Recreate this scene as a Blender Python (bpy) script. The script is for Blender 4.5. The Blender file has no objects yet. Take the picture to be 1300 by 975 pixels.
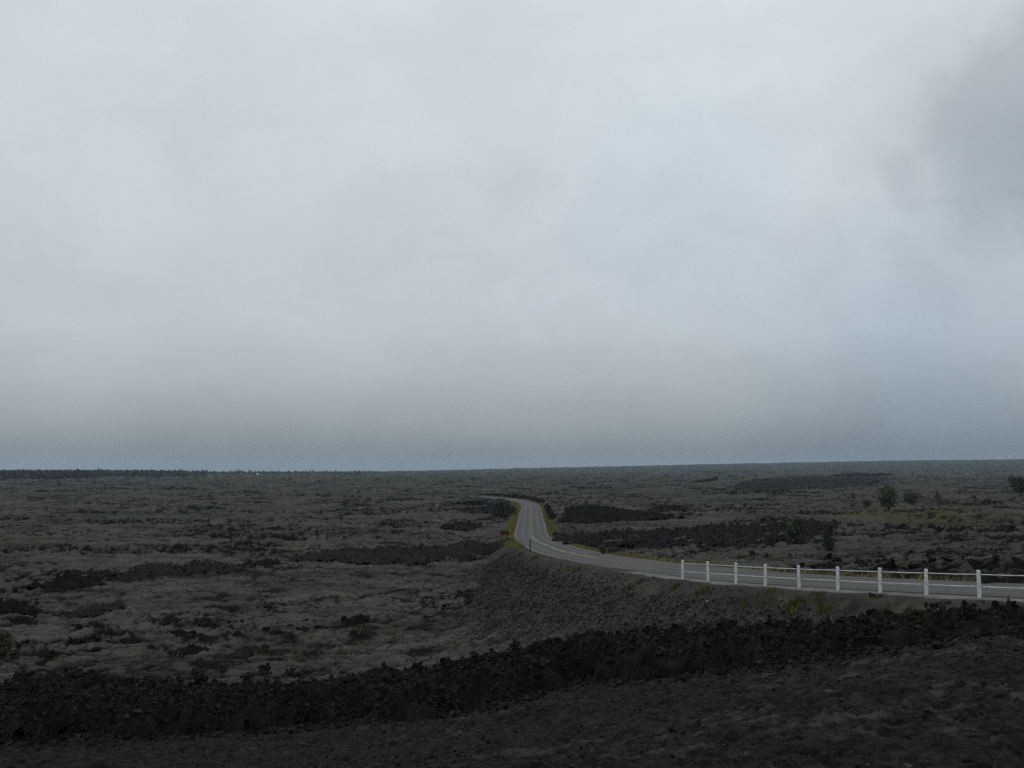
import bpy, math, random
import numpy as np
from mathutils import Vector

# ------------------------------------------------------------------ camera, sky, sun, exposure
SC = bpy.context.scene
COL = SC.collection
PI = math.pi
ZC = 14.0                       # camera height above the lava plain's datum
F = 1300.0                      # focal length in photo pixels (photo is 1300 x 975)
HOR = 596.0                     # photo row of the true horizon
PITCH = math.atan((HOR - 487.5) / F)
CP, SP = math.cos(PITCH), math.sin(PITCH)

cam = bpy.data.cameras.new('camera')
cam.sensor_width = 36.0
cam.lens = 36.0 * F / 1300.0
cam.clip_start = 0.1
cam.clip_end = 40000.0
camo = bpy.data.objects.new('camera', cam)
COL.objects.link(camo)
camo.location = (0, 0, ZC)
camo.rotation_euler = (PI / 2 + PITCH, 0, 0)
SC.camera = camo

SC.view_settings.view_transform = 'Standard'
SC.view_settings.look = 'None'
SC.view_settings.exposure = 0.0
SC.view_settings.gamma = 1.0
SC.view_settings.use_curve_mapping = False

SC.cycles.use_denoising = False
SC.cycles.denoising_prefilter = 'ACCURATE'
SUN_EL, SUN_AZ = math.radians(52), math.radians(-25)   # azimuth from +Y towards +X: sun behind the cloud, ahead-left

def pdir(px, py):
    cx, cy = (px - 650.0) / F, (487.5 - py) / F
    v = Vector((cx, CP - cy * SP, SP + cy * CP))
    return v

def N(nt, t, **kw):
    n = nt.nodes.new(t)
    for k, v in kw.items():
        setattr(n, k, v)
    return n

def setin(n, **kw):
    for k, v in kw.items():
        n.inputs[k].default_value = v

def math_node(nt, op, a, b=None, clamp=False):
    n = nt.nodes.new('ShaderNodeMath'); n.operation = op; n.use_clamp = clamp
    for i, v in enumerate((a, b)):
        if v is None: continue
        if isinstance(v, (int, float)): n.inputs[i].default_value = v
        else: nt.links.new(v, n.inputs[i])
    return n.outputs[0]

def mixc(nt, f, a, b, mode='MIX'):
    n = nt.nodes.new('ShaderNodeMix'); n.data_type = 'RGBA'; n.blend_type = mode
    for idx, v in ((0, f), (6, a), (7, b)):
        if isinstance(v, (int, float)): n.inputs[idx].default_value = v
        elif isinstance(v, tuple): n.inputs[idx].default_value = (*v, 1)[:4]
        else: nt.links.new(v, n.inputs[idx])
    return n.outputs[2]

def maprange(nt, v, a, b, c, d, smooth=True):
    n = nt.nodes.new('ShaderNodeMapRange')
    n.interpolation_type = 'SMOOTHSTEP' if smooth else 'LINEAR'
    nt.links.new(v, n.inputs[0])
    for i, x in enumerate((a, b, c, d)): n.inputs[i + 1].default_value = x
    return n.outputs[0]

world = bpy.data.worlds.new('World')
SC.world = world
world.use_nodes = True
wt = world.node_tree
wt.nodes.clear()
w_out = N(wt, 'ShaderNodeOutputWorld')
w_bg = N(wt, 'ShaderNodeBackground')
w_bg.inputs['Strength'].default_value = 0.1
nsky = N(wt, 'ShaderNodeTexSky')
nsky.sky_type = 'NISHITA'
nsky.sun_disc = False
nsky.sun_elevation = SUN_EL
nsky.sun_rotation = SUN_AZ
tc = N(wt, 'ShaderNodeTexCoord')
warp = N(wt, 'ShaderNodeTexNoise')
setin(warp, Scale=6.5, Detail=7.0, Roughness=0.6)
wt.links.new(tc.outputs['Generated'], warp.inputs['Vector'])
wsub = N(wt, 'ShaderNodeVectorMath', operation='SUBTRACT'); wsub.inputs[1].default_value = (.5, .5, .5)
wt.links.new(warp.outputs['Color'], wsub.inputs[0])
wsc = N(wt, 'ShaderNodeVectorMath', operation='SCALE'); wsc.inputs['Scale'].default_value = 0.15
wt.links.new(wsub.outputs[0], wsc.inputs[0])
wadd = N(wt, 'ShaderNodeVectorMath', operation='ADD')
wt.links.new(tc.outputs['Generated'], wadd.inputs[0]); wt.links.new(wsc.outputs[0], wadd.inputs[1])
sep = N(wt, 'ShaderNodeSeparateXYZ')
wt.links.new(tc.outputs['Generated'], sep.inputs[0])
# broad softness of the cloud base: elevation with a little slow noise
slow = N(wt, 'ShaderNodeTexNoise'); setin(slow, Scale=2.4, Detail=3.0, Roughness=0.5)
wt.links.new(tc.outputs['Generated'], slow.inputs['Vector'])
el = math_node(wt, 'ADD', sep.outputs['Z'], math_node(wt, 'MULTIPLY', math_node(wt, 'SUBTRACT', slow.outputs[0], 0.5), 0.03))
ramp = N(wt, 'ShaderNodeValToRGB')
RAMP = [(0.0, (.178, .215, .252)), (.02, (.212, .252, .288)), (.045, (.305, .348, .385)), (.085, (.42, .463, .498)),
        (.13, (.51, .563, .608)), (.22, (.57, .625, .67)), (.42, (.655, .712, .752)), (1.0, (.72, .77, .81))]
els = ramp.color_ramp.elements
els[0].position, els[0].color = RAMP[0][0], (*RAMP[0][1], 1)
els[1].position, els[1].color = RAMP[-1][0], (*RAMP[-1][1], 1)
for p, c in RAMP[1:-1]:
    e = els.new(p); e.color = (*c, 1)
wt.links.new(el, ramp.inputs[0])
col = ramp.outputs[0]
# streaky thin cloud
mp = N(wt, 'ShaderNodeMapping'); mp.inputs['Scale'].default_value = (1.6, 1.6, 3.4)
wt.links.new(wadd.outputs[0], mp.inputs[0])
cn = N(wt, 'ShaderNodeTexNoise'); setin(cn, Scale=2.6, Detail=5.0, Roughness=0.5)
wt.links.new(mp.outputs[0], cn.inputs['Vector'])
col = mixc(wt, 1.0, col, maprange(wt, cn.outputs[0], .32, .68, .955, 1.03), 'MULTIPLY')

cn2 = N(wt, 'ShaderNodeTexNoise'); setin(cn2, Scale=9.0, Detail=6.0, Roughness=.6, Distortion=.6)
wt.links.new(mp.outputs[0], cn2.inputs['Vector'])
col = mixc(wt, 1.0, col, maprange(wt, cn2.outputs[0], .35, .65, .982, 1.012), 'MULTIPLY')

def blob(col, px, py, r0, r1, amount, tint=(1, 1, 1)):
    d = pdir(px, py).normalized()
    dist = N(wt, 'ShaderNodeVectorMath', operation='DISTANCE')
    wt.links.new(wadd.outputs[0], dist.inputs[0]); dist.inputs[1].default_value = d
    f = maprange(wt, dist.outputs['Value'], r0 / F, r1 / F, 1.0, 0.0)
    t = tuple(amount * x for x in tint)
    return mixc(wt, f, col, mixc(wt, 1.0, col, t, 'MULTIPLY'))
col = blob(col, 1330, 165, 98, 166, .80, (.98, 1, 1.015))       # heavy dark cloud, upper right
col = blob(col, 1318, 190, 20, 112, .88, (.99, 1, 1.01))
col = blob(col, 1310, 140, 60, 230, .95)
col = blob(col, 1130, 365, 0, 75, 1.10)
col = blob(col, 185, 420, 4, 34, .90)
col = blob(col, 640, 235, 5, 70, .93)
col = blob(col, 720, 320, 5, 90, .96)
col = blob(col, 860, 260, 10, 190, .955, (.97, 1, 1.02))
col = blob(col, 610, 440, 10, 100, .95)
col = blob(col, 900, 60, 40, 300, 1.08)
col = blob(col, 1180, 540, 40, 300, .83, (.92, 1, 1.07))
col = blob(col, 1170, 370, 5, 70, .94)
cl10 = N(wt, 'ShaderNodeVectorMath', operation='SCALE'); cl10.inputs['Scale'].default_value = 10.0
wt.links.new(col, cl10.inputs[0])
wmix = mixc(wt, 0.96, nsky.outputs[0], cl10.outputs[0])
wt.links.new(wmix, w_bg.inputs['Color'])
wt.links.new(w_bg.outputs[0], w_out.inputs['Surface'])

sun = bpy.data.lights.new('sun', 'SUN')
sun.energy = 0.5
sun.angle = math.radians(28)
sun.color = (1.0, .97, .93)
suno = bpy.data.objects.new('sun', sun)
COL.objects.link(suno)
sd = Vector((math.sin(SUN_AZ) * math.cos(SUN_EL), math.cos(SUN_AZ) * math.cos(SUN_EL), math.sin(SUN_EL)))
suno.rotation_euler = sd.to_track_quat('Z', 'Y').to_euler()
suno.location = (0, 0, 400)

# ------------------------------------------------------------------ noise in numpy
def _hash(ix, iy, s):
    n = (ix.astype(np.int64) * 374761393 + iy.astype(np.int64) * 668265263 + s * 974711) & 0xffffffff
    n = ((n ^ (n >> 13)) * 1274126177) & 0xffffffff
    n = ((n ^ (n >> 16)) * 2246822519) & 0xffffffff
    return (n ^ (n >> 15)).astype(np.float64) / 4294967296.0

def noise(x, y, s=0):
    ix, iy = np.floor(x), np.floor(y)
    fx, fy = x - ix, y - iy
    ux, uy = fx * fx * fx * (fx * (fx * 6 - 15) + 10), fy * fy * fy * (fy * (fy * 6 - 15) + 10)
    out = 0
    def g(ox, oy):
        a = _hash(ix + ox, iy + oy, s) * 2 * PI
        return np.cos(a) * (fx - ox) + np.sin(a) * (fy - oy)
    a, b, c, d = g(0, 0), g(1, 0), g(0, 1), g(1, 1)
    return ((a * (1 - ux) + b * ux) * (1 - uy) + (c * (1 - ux) + d * ux) * uy) * 1.5

def fbm(x, y, o=4, s=0, gain=.5):
    a, t = 1.0, 0
    for i in range(o):
        t = t + a * noise(x, y, s + i * 17)
        x, y, a = x * 2.03 + 11.3, y * 2.03 + 5.7, a * gain
    return t

def billow(x, y, o=4, s=0, gain=.5):
    a, t = 1.0, 0
    for i in range(o):
        t = t + a * np.abs(noise(x, y, s + i * 17))
        x, y, a = x * 2.03 + 11.3, y * 2.03 + 5.7, a * gain
    return t

def cells(x, y, s=0):
    """F1, F2 and a random value of the nearest cell."""
    ix, iy = np.floor(x), np.floor(y)
    f1 = np.full(x.shape, 9.0); f2 = np.full(x.shape, 9.0); rid = np.zeros(x.shape)
    for ox in (-1, 0, 1):
        for oy in (-1, 0, 1):
            cx, cy = ix + ox, iy + oy
            dx = cx + _hash(cx, cy, s) - x; dy = cy + _hash(cx, cy, s + 5) - y
            d = np.sqrt(dx * dx + dy * dy)
            near = d < f1
            f2 = np.where(near, f1, np.minimum(f2, d))
            rid = np.where(near, _hash(cx, cy, s + 9), rid)
            f1 = np.where(near, d, f1)
    return f1, f2, rid

def sstep(a, b, x):
    t = np.clip((x - a) / (b - a), 0, 1)
    return t * t * (3 - 2 * t)

# ------------------------------------------------------------------ the lie of the land
def pt(px, py, D):
    v = pdir(px, py)
    return (v.x / v.y * D, D, ZC + v.z / v.y * D)

CTRL = [
 # near slope below the camera
 (0, 975, 14), (650, 975, 14), (1300, 975, 13), (1000, 900, 19), (1200, 850, 22), (1300, 830, 23),
 (1043, 835, 32), (1151, 823, 31), (1249, 809, 29), (836, 861, 35), (646, 892, 37), (430, 919, 39), (200, 936, 40), (0, 945, 40),
 # behind the near ridge
 (700, 800, 64), (800, 800, 56), (900, 800, 50), (1043, 806, 42), (1180, 802, 36), (1300, 797, 34),
 (660, 790, 75), (625, 750, 105), (595, 725, 135), (610, 705, 160),
 # left plain
 (0, 870, 58), (300, 855, 62), (500, 840, 66), (0, 800, 80), (300, 800, 80), (500, 790, 84), (0, 720, 135), (300, 720, 136), (500, 720, 138),
 (0, 660, 270), (300, 660, 272), (500, 660, 274), (600, 660, 270), (0, 620, 720), (300, 620, 720), (500, 620, 720),
 (0, 609, 1250), (300, 606, 1600), (500, 606, 1600),
 # right plain
 (1300, 742, 46), (1150, 735, 55), (1000, 722, 75), (900, 715, 90), (1300, 700, 80), (1100, 700, 105), (950, 700, 120), (850, 690, 150), (760, 690, 160),
 (1000, 660, 220), (1200, 650, 260), (800, 660, 250), (720, 650, 300), (1000, 630, 450), (1250, 630, 420), (700, 620, 680), (1000, 612, 1000), (1280, 605, 1300),
 (650, 605, 1700), (900, 600, 2500),
 # far
 (0, 600.5, 3500), (300, 600.5, 3500), (500, 600, 3500), (650, 599, 3500), (800, 598, 3500), (1000, 596, 3500), (1300, 591, 3500),
 (0, 600, 6500), (300, 600, 6500), (500, 599.3, 6500), (600, 597, 6500), (700, 594.5, 6500), (900, 590, 6500), (1100, 586, 6500), (1300, 584, 6500),
 (0, 601, 11000), (500, 601, 11000), (900, 595, 11000), (1300, 590, 11000),
]
pts = [pt(*c) for c in CTRL]
pts += [(-9, 12, ZC - 3.6), (0, 6, ZC - 2.2), (6, 6, ZC - 2.2), (-4, 6, ZC - 2.2), (0, 3, ZC - 1.75), (2, 3, ZC - 1.75), (-2, 3, ZC - 1.75)]
# beyond the frame's sides the same land goes on
for D, zl, zr in ((14, -4.3, -3.6), (40, -11.2, -4.4), (60, -12.6, -5.0), (120, -13, -6.6), (270, -13.4, -10), (720, -13.4, -10.5), (1600, -12.5, -8), (3500, -11, 18), (6500, -15, 62), (11000, -30, 60)):
    pts += [(-.75 * D, D, ZC + zl), (.75 * D, D, ZC + zr)]
P = np.array(pts)
US, VS = 3.0, 1.0
PU, PV, PZ = P[:, 0] / P[:, 1] * US, np.log(P[:, 1]) * VS, P[:, 2]
def _k(r2):
    return np.where(r2 > 1e-12, .5 * r2 * np.log(np.maximum(r2, 1e-12)), 0)
n = len(P)
A = np.zeros((n + 3, n + 3))
A[:n, :n] = _k((PU[:, None] - PU[None]) ** 2 + (PV[:, None] - PV[None]) ** 2) + np.eye(n) * .004
A[:n, n:] = np.stack([np.ones(n), PU, PV], 1); A[n:, :n] = A[:n, n:].T
wts = np.linalg.solve(A, np.concatenate([PZ, np.zeros(3)]))
LU = np.linspace(-.8 * US, .8 * US, 260); LV = np.linspace(math.log(2.0), math.log(14000), 420)
gu, gv = np.meshgrid(LU, LV)
LAT = wts[n] + wts[n + 1] * gu + wts[n + 2] * gv
for i in range(n):
    LAT = LAT + wts[i] * _k((gu - PU[i]) ** 2 + (gv - PV[i]) ** 2)

def base_z(x, y):
    x = np.asarray(x, float); y = np.asarray(y, float)
    r = np.hypot(x, y)
    th = np.clip(np.arctan2(x, y), -.66, .66)
    D = np.maximum(r * np.cos(th), 2.01)
    u = np.clip(np.tan(th) * US, LU[0], LU[-1] - 1e-6); v = np.clip(np.log(D) * VS, LV[0], LV[-1] - 1e-6)
    fu = (u - LU[0]) / (LU[1] - LU[0]); fv = (v - LV[0]) / (LV[1] - LV[0])
    iu, iv = np.minimum(fu.astype(int), len(LU) - 2), np.minimum(fv.astype(int), len(LV) - 2)
    a, b = fu - iu, fv - iv
    z = (LAT[iv, iu] * (1 - a) + LAT[iv, iu + 1] * a) * (1 - b) + (LAT[iv + 1, iu] * (1 - a) + LAT[iv + 1, iu + 1] * a) * b
    near = sstep(3.0, 9.0, r)
    return z * near + (ZC - 1.7) * (1 - near)

# ------------------------------------------------------------------ the road's line
W = 6.8
POST_PX = [866.5, 898.8, 934.2, 971.6, 1014.5, 1063.7, 1117.4, 1176.1, 1243.6]
POST_PY = [734.5, 736.8, 739.3, 741.8, 745.3, 748.8, 751.2, 754.0, 757.2]
posts = []
for i, (a, b) in enumerate(zip(POST_PX, POST_PY)):
    posts.append(pt(a, b, 55.8 + (38.5 - 55.8) * i / 8))
pa, pb = Vector(posts[0]), Vector(posts[8])
fdir = (pa - pb).normalized(); fright = Vector((fdir.y, -fdir.x, 0)).normalized()
edge = [tuple(pb - fdir * 75 + Vector((16, -6, 2.5))), tuple(pb - fdir * 45 + Vector((5, -1, 1.2))), tuple(pb - fdir * 20 + Vector((0.6, 0, .3)))]
for i in (8, 4, 0):
    v = Vector(posts[i]) + fright * .45
    edge.append((v.x, v.y, v.z))
for q in ((814, 724, 64), (768, 719.6, 73), (721.5, 711, 87), (689, 703.5, 107), (671, 696.5, 132), (653.5, 685, 172), (652, 679, 200), (656, 665, 245), (659, 651.5, 300),
          (661.5, 643, 358), (656.5, 638.3, 395), (636, 633.3, 440), (608, 630.8, 480), (560, 629, 520), (480, 628, 560), (380, 627, 600)):
    edge.append(pt(*q))
E = np.array(edge)
def catmull(P, step):
    out = []
    for i in range(len(P) - 1):
        p0, p1, p2, p3 = P[max(i - 1, 0)], P[i], P[i + 1], P[min(i + 2, len(P) - 1)]
        m = max(2, int(np.linalg.norm(p2 - p1) / step))
        t0, t1 = 0, np.linalg.norm(p1 - p0) ** .5 or 1.0
        d1 = max(np.linalg.norm(p2 - p1) ** .5, 1e-6); d0 = max(np.linalg.norm(p1 - p0) ** .5, d1 * .3); d2 = max(np.linalg.norm(p3 - p2) ** .5, d1 * .3)
        m1 = (p1 - p0) / d0 - (p2 - p0) / (d0 + d1) + (p2 - p1) / d1
        m2 = (p2 - p1) / d1 - (p3 - p1) / (d1 + d2) + (p3 - p2) / d2
        if i == 0: m1 = (p2 - p1) / d1
        if i == len(P) - 2: m2 = (p2 - p1) / d1
        m1, m2 = m1 * d1, m2 * d1
        for k in range(m):
            t = k / m
            out.append((2 * t**3 - 3 * t**2 + 1) * p1 + (t**3 - 2 * t**2 + t) * m1 + (-2 * t**3 + 3 * t**2) * p2 + (t**3 - t**2) * m2)
    out.append(P[-1])
    return np.array(out)
def resample(R, step):
    s = np.concatenate([[0], np.cumsum(np.linalg.norm(np.diff(R[:, :2], axis=0), axis=1))])
    q = np.arange(0, s[-1], step)
    return np.stack([np.interp(q, s, R[:, k]) for k in range(3)], 1)
RE = resample(catmull(E, 1.0), 1.0)
def gsmooth(R, sig):
    k = np.exp(-.5 * (np.arange(-3 * sig, 3 * sig + 1) / sig) ** 2); k /= k.sum()
    pad = len(k) // 2
    out = R.copy()
    for c in range(3):
        e = np.concatenate([2 * R[0, c] - R[pad:0:-1, c], R[:, c], 2 * R[-1, c] - R[-2:-pad - 2:-1, c]])
        out[:, c] = np.convolve(e, k, 'valid')
    return out
RE = gsmooth(RE, 5)
def frames(R):
    t = np.gradient(R[:, :2], axis=0); t /= np.linalg.norm(t, axis=1)[:, None]
    return t, np.stack([t[:, 1], -t[:, 0]], 1)
RT, RN = frames(RE)
RC = RE.copy(); RC[:, :2] += RN * W / 2          # centre line
RT, RN = frames(RC)
RS = np.concatenate([[0], np.cumsum(np.linalg.norm(np.diff(RC[:, :2], axis=0), axis=1))])

def road_query(x, y):
    """signed distance to the centre line (right of travel positive), road height there, distance along"""
    x = np.atleast_1d(np.asarray(x, float)); y = np.atleast_1d(np.asarray(y, float))
    sgn = np.full(x.shape, 1e4); zr = np.zeros(x.shape); sa = np.zeros(x.shape)
    box = (x > RC[:, 0].min() - 45) & (x < RC[:, 0].max() + 45) & (y > RC[:, 1].min() - 45) & (y < RC[:, 1].max() + 45)
    idx = np.nonzero(box)[0]
    C = RC[::4]
    for a in range(0, len(idx), 60000):
        q = idx[a:a + 60000]
        d2 = (x[q][:, None] - C[None, :, 0]) ** 2 + (y[q][:, None] - C[None, :, 1]) ** 2
        j = d2.argmin(1) * 4
        close = d2.min(1) < 50 ** 2
        q, j = q[close], j[close]
        bestd = np.full(len(q), 1e9); bj = j.copy()
        for o in range(-4, 5):
            jj = np.clip(j + o, 0, len(RC) - 1)
            d = (x[q] - RC[jj, 0]) ** 2 + (y[q] - RC[jj, 1]) ** 2
            m = d < bestd
            bestd = np.where(m, d, bestd); bj = np.where(m, jj, bj)
        dx, dy = x[q] - RC[bj, 0], y[q] - RC[bj, 1]
        lat = dx * RN[bj, 0] + dy * RN[bj, 1]
        lon = dx * RT[bj, 0] + dy * RT[bj, 1]
        d = np.sqrt(lat**2 + np.where(np.abs(lon) > 1.5, lon**2, 0)) * np.where(lat < 0, -1, 1)
        sgn[q] = d
        zr[q] = np.interp(RS[bj] + lon, RS, RC[:, 2]); sa[q] = RS[bj] + lon
    return sgn, zr, sa

def with_road(x, y, z, nz):
    d, zr, sa = road_query(x, y)
    ad = np.abs(d)
    hw = W / 2 + np.where(d < 0, 1.5, 1.0)
    zf = zr - .10
    over = np.maximum(ad - hw, 0)
    fill = zf - over / (1.45 + .25 * nz)
    cut = zf + over / 1.5
    on = ad < 48
    emb = on & (fill > z)
    z2 = np.where(on, np.where(z < zf, np.maximum(z, fill), np.minimum(z, cut)), z)
    free = np.where(on, sstep(hw, hw + 5.0, ad), 1.0)       # how free of the road the ground is
    rub = np.where(on, sstep(-.35, .35, fill - z) * sstep(.3, 1.6, over), 0) * (d < 0)
    shoulder = np.where(on, 1 - sstep(hw - .2, hw + 1.7, ad), 0)
    return z2, free, rub, shoulder, d, sa

def detail(x, y):
    """hummocks, plates and crevices of the pahoehoe; also the look values that go with them"""
    r = np.hypot(x, y)
    wx, wy = x + 3.0 * noise(x / 9, y / 9, 3) + .8 * noise(x / 2.2, y / 2.2, 13), y + 3.0 * noise(x / 9, y / 9, 4) + .8 * noise(x / 2.2, y / 2.2, 14)
    big = fbm(x / 70, y / 70, 3, 21)
    far = sstep(250, 900, r)
    h = big * (.55 + 1.2 * far) + far * 1.7 * np.maximum(0, fbm(x / 170, y / 90, 3, 31))
    hum = 1 - billow(wx / 15, wy / 13, 4, 41)               # rounded swells with sharp valleys
    ridge = sstep(.0, .55, fbm(x / 34, y / 30, 3, 51))       # where the crust is buckled and broken
    near = sstep(8, 50, r)
    h = h + near * (.35 + .45 * ridge) * .62 * hum * (.45 + .55 * sstep(80, 200, r))
    # pressure ridges: narrow broken crests
    pr = 1 - np.abs(noise(wx / 22 + 7, wy / 12, 45)) * 5
    pr = np.maximum(pr, 0) * sstep(-.1, .4, noise(x / 40, y / 40, 46))
    f1, f2, rid = cells(wx / 6.5, wy / 5.0, 61)
    crack = 1 - sstep(.03, .17, f2 - f1)
    plate = (rid - .5) * (.22 + .85 * ridge) - crack * (.22 + .6 * ridge)
    g1, g2, rid2 = cells(wx / 2.0, wy / 1.7, 71)
    ck2 = 1 - sstep(.04, .2, g2 - g1)
    brk = np.maximum(ridge, pr)
    slab = (rid2 - .5) * (.08 + .75 * brk) - ck2 * (.07 + .25 * brk)
    amp = .30 + .20 * sstep(30, 80, r) + .5 * sstep(90, 230, r)
    mid = 1 - sstep(500, 900, r)
    rope = .06 * np.abs(noise(wx / .8, wy / .35, 81)) * mid
    h = h + amp * (plate + slab + .55 * pr * (.5 + 1.0 * rid2)) + rope + (.13 + .10 * brk) * fbm(x / 1.3, y / .8, 4, 91, .65) * mid + .10 * (1 - np.abs(noise(wx / 3.1, wy / 1.3, 99)) * 4).clip(0) * mid
    look = .56 + .26 * (rid - .5) + .25 * fbm(x / 26, y / 26, 3, 95) + .26 * (rid2 - .5) - .8 * crack * (.30 + .7 * brk) - .55 * ck2 * (.15 + brk) + .05 - .10 * ridge - .08 * pr  # crack terms darken the colour, standing in for shaded scarps and crevices
    # creases where the crust wrinkled and split
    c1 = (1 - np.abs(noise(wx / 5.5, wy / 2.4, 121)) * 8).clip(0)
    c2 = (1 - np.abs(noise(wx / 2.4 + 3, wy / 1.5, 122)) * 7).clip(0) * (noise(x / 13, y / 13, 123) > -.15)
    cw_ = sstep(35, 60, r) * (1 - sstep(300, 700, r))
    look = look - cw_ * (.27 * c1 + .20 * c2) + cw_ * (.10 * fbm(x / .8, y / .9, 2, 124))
    h = h - cw_ * (.14 * c1 + .10 * c2)
    # the near slope: thin flat crusts over granular ground
    k1, k2, rid3 = cells(wx / 1.5, wy / 1.0, 76)
    nearw = 1 - sstep(38, 60, r)
    h = h * (1 - .78 * nearw) + nearw * (.08 * (rid3 - .5) * sstep(.02, .12, k2 - k1) + .065 * fbm(x / .6, y / .6, 4, 93, .7))
    look = look + nearw * (.42 * fbm(x / .40, y / .55, 3, 97, .7) + .30 * (rid3 - .5) - .25 * (1 - sstep(.02, .12, k2 - k1)))
    return h, look, brk, crack

def ground(x, y, full=True):
    x = np.atleast_1d(np.asarray(x, float)); y = np.atleast_1d(np.asarray(y, float))
    z = base_z(x, y)
    nz = noise(x / 4.0, y / 4.0, 7)
    h, look, ridge, crack = detail(x, y)
    z2, free, rub, sh, d, sa = with_road(x, y, z + h * .35, nz)
    z2 = z2 + h * .65 * free * (1 - rub) + rub * .22 * fbm(x / 1.1, y / 1.1, 3, 111) + sh * .03 * noise(x / .7, y / .7, 9) * (np.abs(d) > W / 2 + .2)
    under = np.abs(d) < W / 2 + .05
    z2 = np.where(under, z2 - .06, z2)
    if not full:
        return z2
    return z2, look, rub, sh, ridge, crack, d, sa

def hit(px, py, H=0.0, dmin=8.0):
    """where the sight line through a photo pixel meets the smooth land raised by H"""
    v = pdir(px, py)
    D = np.exp(np.linspace(math.log(dmin), math.log(12000), 4000))
    x, z = v.x / v.y * D, ZC + v.z / v.y * D
    b = base_z(x, D)
    nz = np.zeros_like(D)
    b = with_road(x, D, b, nz)[0]
    below = np.nonzero(z < b + H)[0]
    i = below[0] if len(below) else len(D) - 1
    return x[i], D[i], b[i]

# ------------------------------------------------------------------ object helpers
def link(name, me, mat=None, parent=None):
    o = bpy.data.objects.new(name, me)
    COL.objects.link(o)
    if mat is not None and not me.materials: me.materials.append(mat)
    if parent is not None: o.parent = parent
    return o

def np_mesh(name, V, faces, smooth=False, attrs=None):
    """V (n,3); faces (m,k) of one size"""
    me = bpy.data.meshes.new(name)
    V = np.asarray(V, np.float32); faces = np.asarray(faces, np.int32)
    k = faces.shape[1]
    me.vertices.add(len(V)); me.vertices.foreach_set('co', V.ravel())
    me.loops.add(faces.size); me.loops.foreach_set('vertex_index', faces.ravel())
    me.polygons.add(len(faces)); me.polygons.foreach_set('loop_start', np.arange(0, faces.size, k, dtype=np.int32))
    me.polygons.foreach_set('use_smooth', np.full(len(faces), smooth))
    for an, av in (attrs or {}).items():
        a = me.attributes.new(an, 'FLOAT', 'POINT'); a.data.foreach_set('value', np.asarray(av, np.float32))
    me.update(calc_edges=True)
    return me

def tag(o, label=None, cat=None, group=None, kind=None):
    if label: o['label'] = label
    if cat: o['category'] = cat
    if group: o['group'] = group
    if kind: o['kind'] = kind
    return o

def empty(name, loc):
    o = bpy.data.objects.new(name, None)
    o.empty_display_size = .3
    COL.objects.link(o); o.location = loc
    return o

class MB:
    """collects faces of any size into one mesh"""
    def __init__(s): s.v, s.f = [], []
    def add(s, vs, fs):
        o = len(s.v); s.v += [tuple(v) for v in vs]; s.f += [tuple(i + o for i in f) for f in fs]
    def box(s, c, sx, sy, sz, rot=0.0):
        ca, sa_ = math.cos(rot), math.sin(rot); vs = []
        for z in (-sz / 2, sz / 2):
            for a, b in ((-1, -1), (1, -1), (1, 1), (-1, 1)):
                x, y = a * sx / 2, b * sy / 2
                vs.append((c[0] + x * ca - y * sa_, c[1] + x * sa_ + y * ca, c[2] + z))
        s.add(vs, [(3, 2, 1, 0), (4, 5, 6, 7), (0, 1, 5, 4), (1, 2, 6, 5), (2, 3, 7, 6), (3, 0, 4, 7)])
    def tube(s, path, radii, k=6, cap=True):
        path = [Vector(p) for p in path]; rings = []
        for i, p in enumerate(path):
            d = (path[min(i + 1, len(path) - 1)] - path[max(i - 1, 0)]).normalized()
            ref = Vector((0, 0, 1)) if abs(d.z) < .9 else Vector((1, 0, 0))
            a = d.cross(ref).normalized(); b = d.cross(a)
            rings.append([p + (a * math.cos(2 * PI * j / k) + b * math.sin(2 * PI * j / k)) * radii[i] for j in range(k)])
        vs = [v for r in rings for v in r]; fs = []
        for i in range(len(path) - 1):
            for j in range(k):
                fs.append((i * k + j, i * k + (j + 1) % k, (i + 1) * k + (j + 1) % k, (i + 1) * k + j))
        if cap:
            fs.append(tuple(range(k - 1, -1, -1))); fs.append(tuple((len(path) - 1) * k + j for j in range(k)))
        s.add(vs, fs)
    def mesh(s, name, smooth=False):
        me = bpy.data.meshes.new(name); me.from_pydata(s.v, [], s.f)
        if smooth:
            for p in me.polygons: p.use_smooth = True
        me.validate(); me.update()
        return me
    def build(s, name, mat, parent=None, smooth=False):
        return link(name, s.mesh(name, smooth), mat, parent)

# ------------------------------------------------------------------ materials
def new_mat(name, rough=.9, spec=.25):
    m = bpy.data.materials.new(name); m.use_nodes = True
    nt = m.node_tree; b = nt.nodes['Principled BSDF']
    b.inputs['Roughness'].default_value = rough
    b.inputs['Specular IOR Level'].default_value = spec
    return m, nt, b

def attr(nt, name):
    n = nt.nodes.new('ShaderNodeAttribute'); n.attribute_name = name
    return n.outputs['Fac']

def objpos(nt):
    n = nt.nodes.new('ShaderNodeTexCoord'); return n.outputs['Object']

def tnoise(nt, vec, scale, detail=4, rough=.55, dist=0.0):
    n = nt.nodes.new('ShaderNodeTexNoise'); setin(n, Scale=scale, Detail=detail, Roughness=rough, Distortion=dist)
    nt.links.new(vec, n.inputs['Vector'])
    return n.outputs[0]

def bump(nt, bsdf, height, dist, strength=1.0, prev=None):
    n = nt.nodes.new('ShaderNodeBump'); n.inputs['Distance'].default_value = dist; n.inputs['Strength'].default_value = strength
    nt.links.new(height, n.inputs['Height'])
    if prev is not None: nt.links.new(prev, n.inputs['Normal'])
    nt.links.new(n.outputs[0], bsdf.inputs['Normal'])
    return n.outputs[0]

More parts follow.
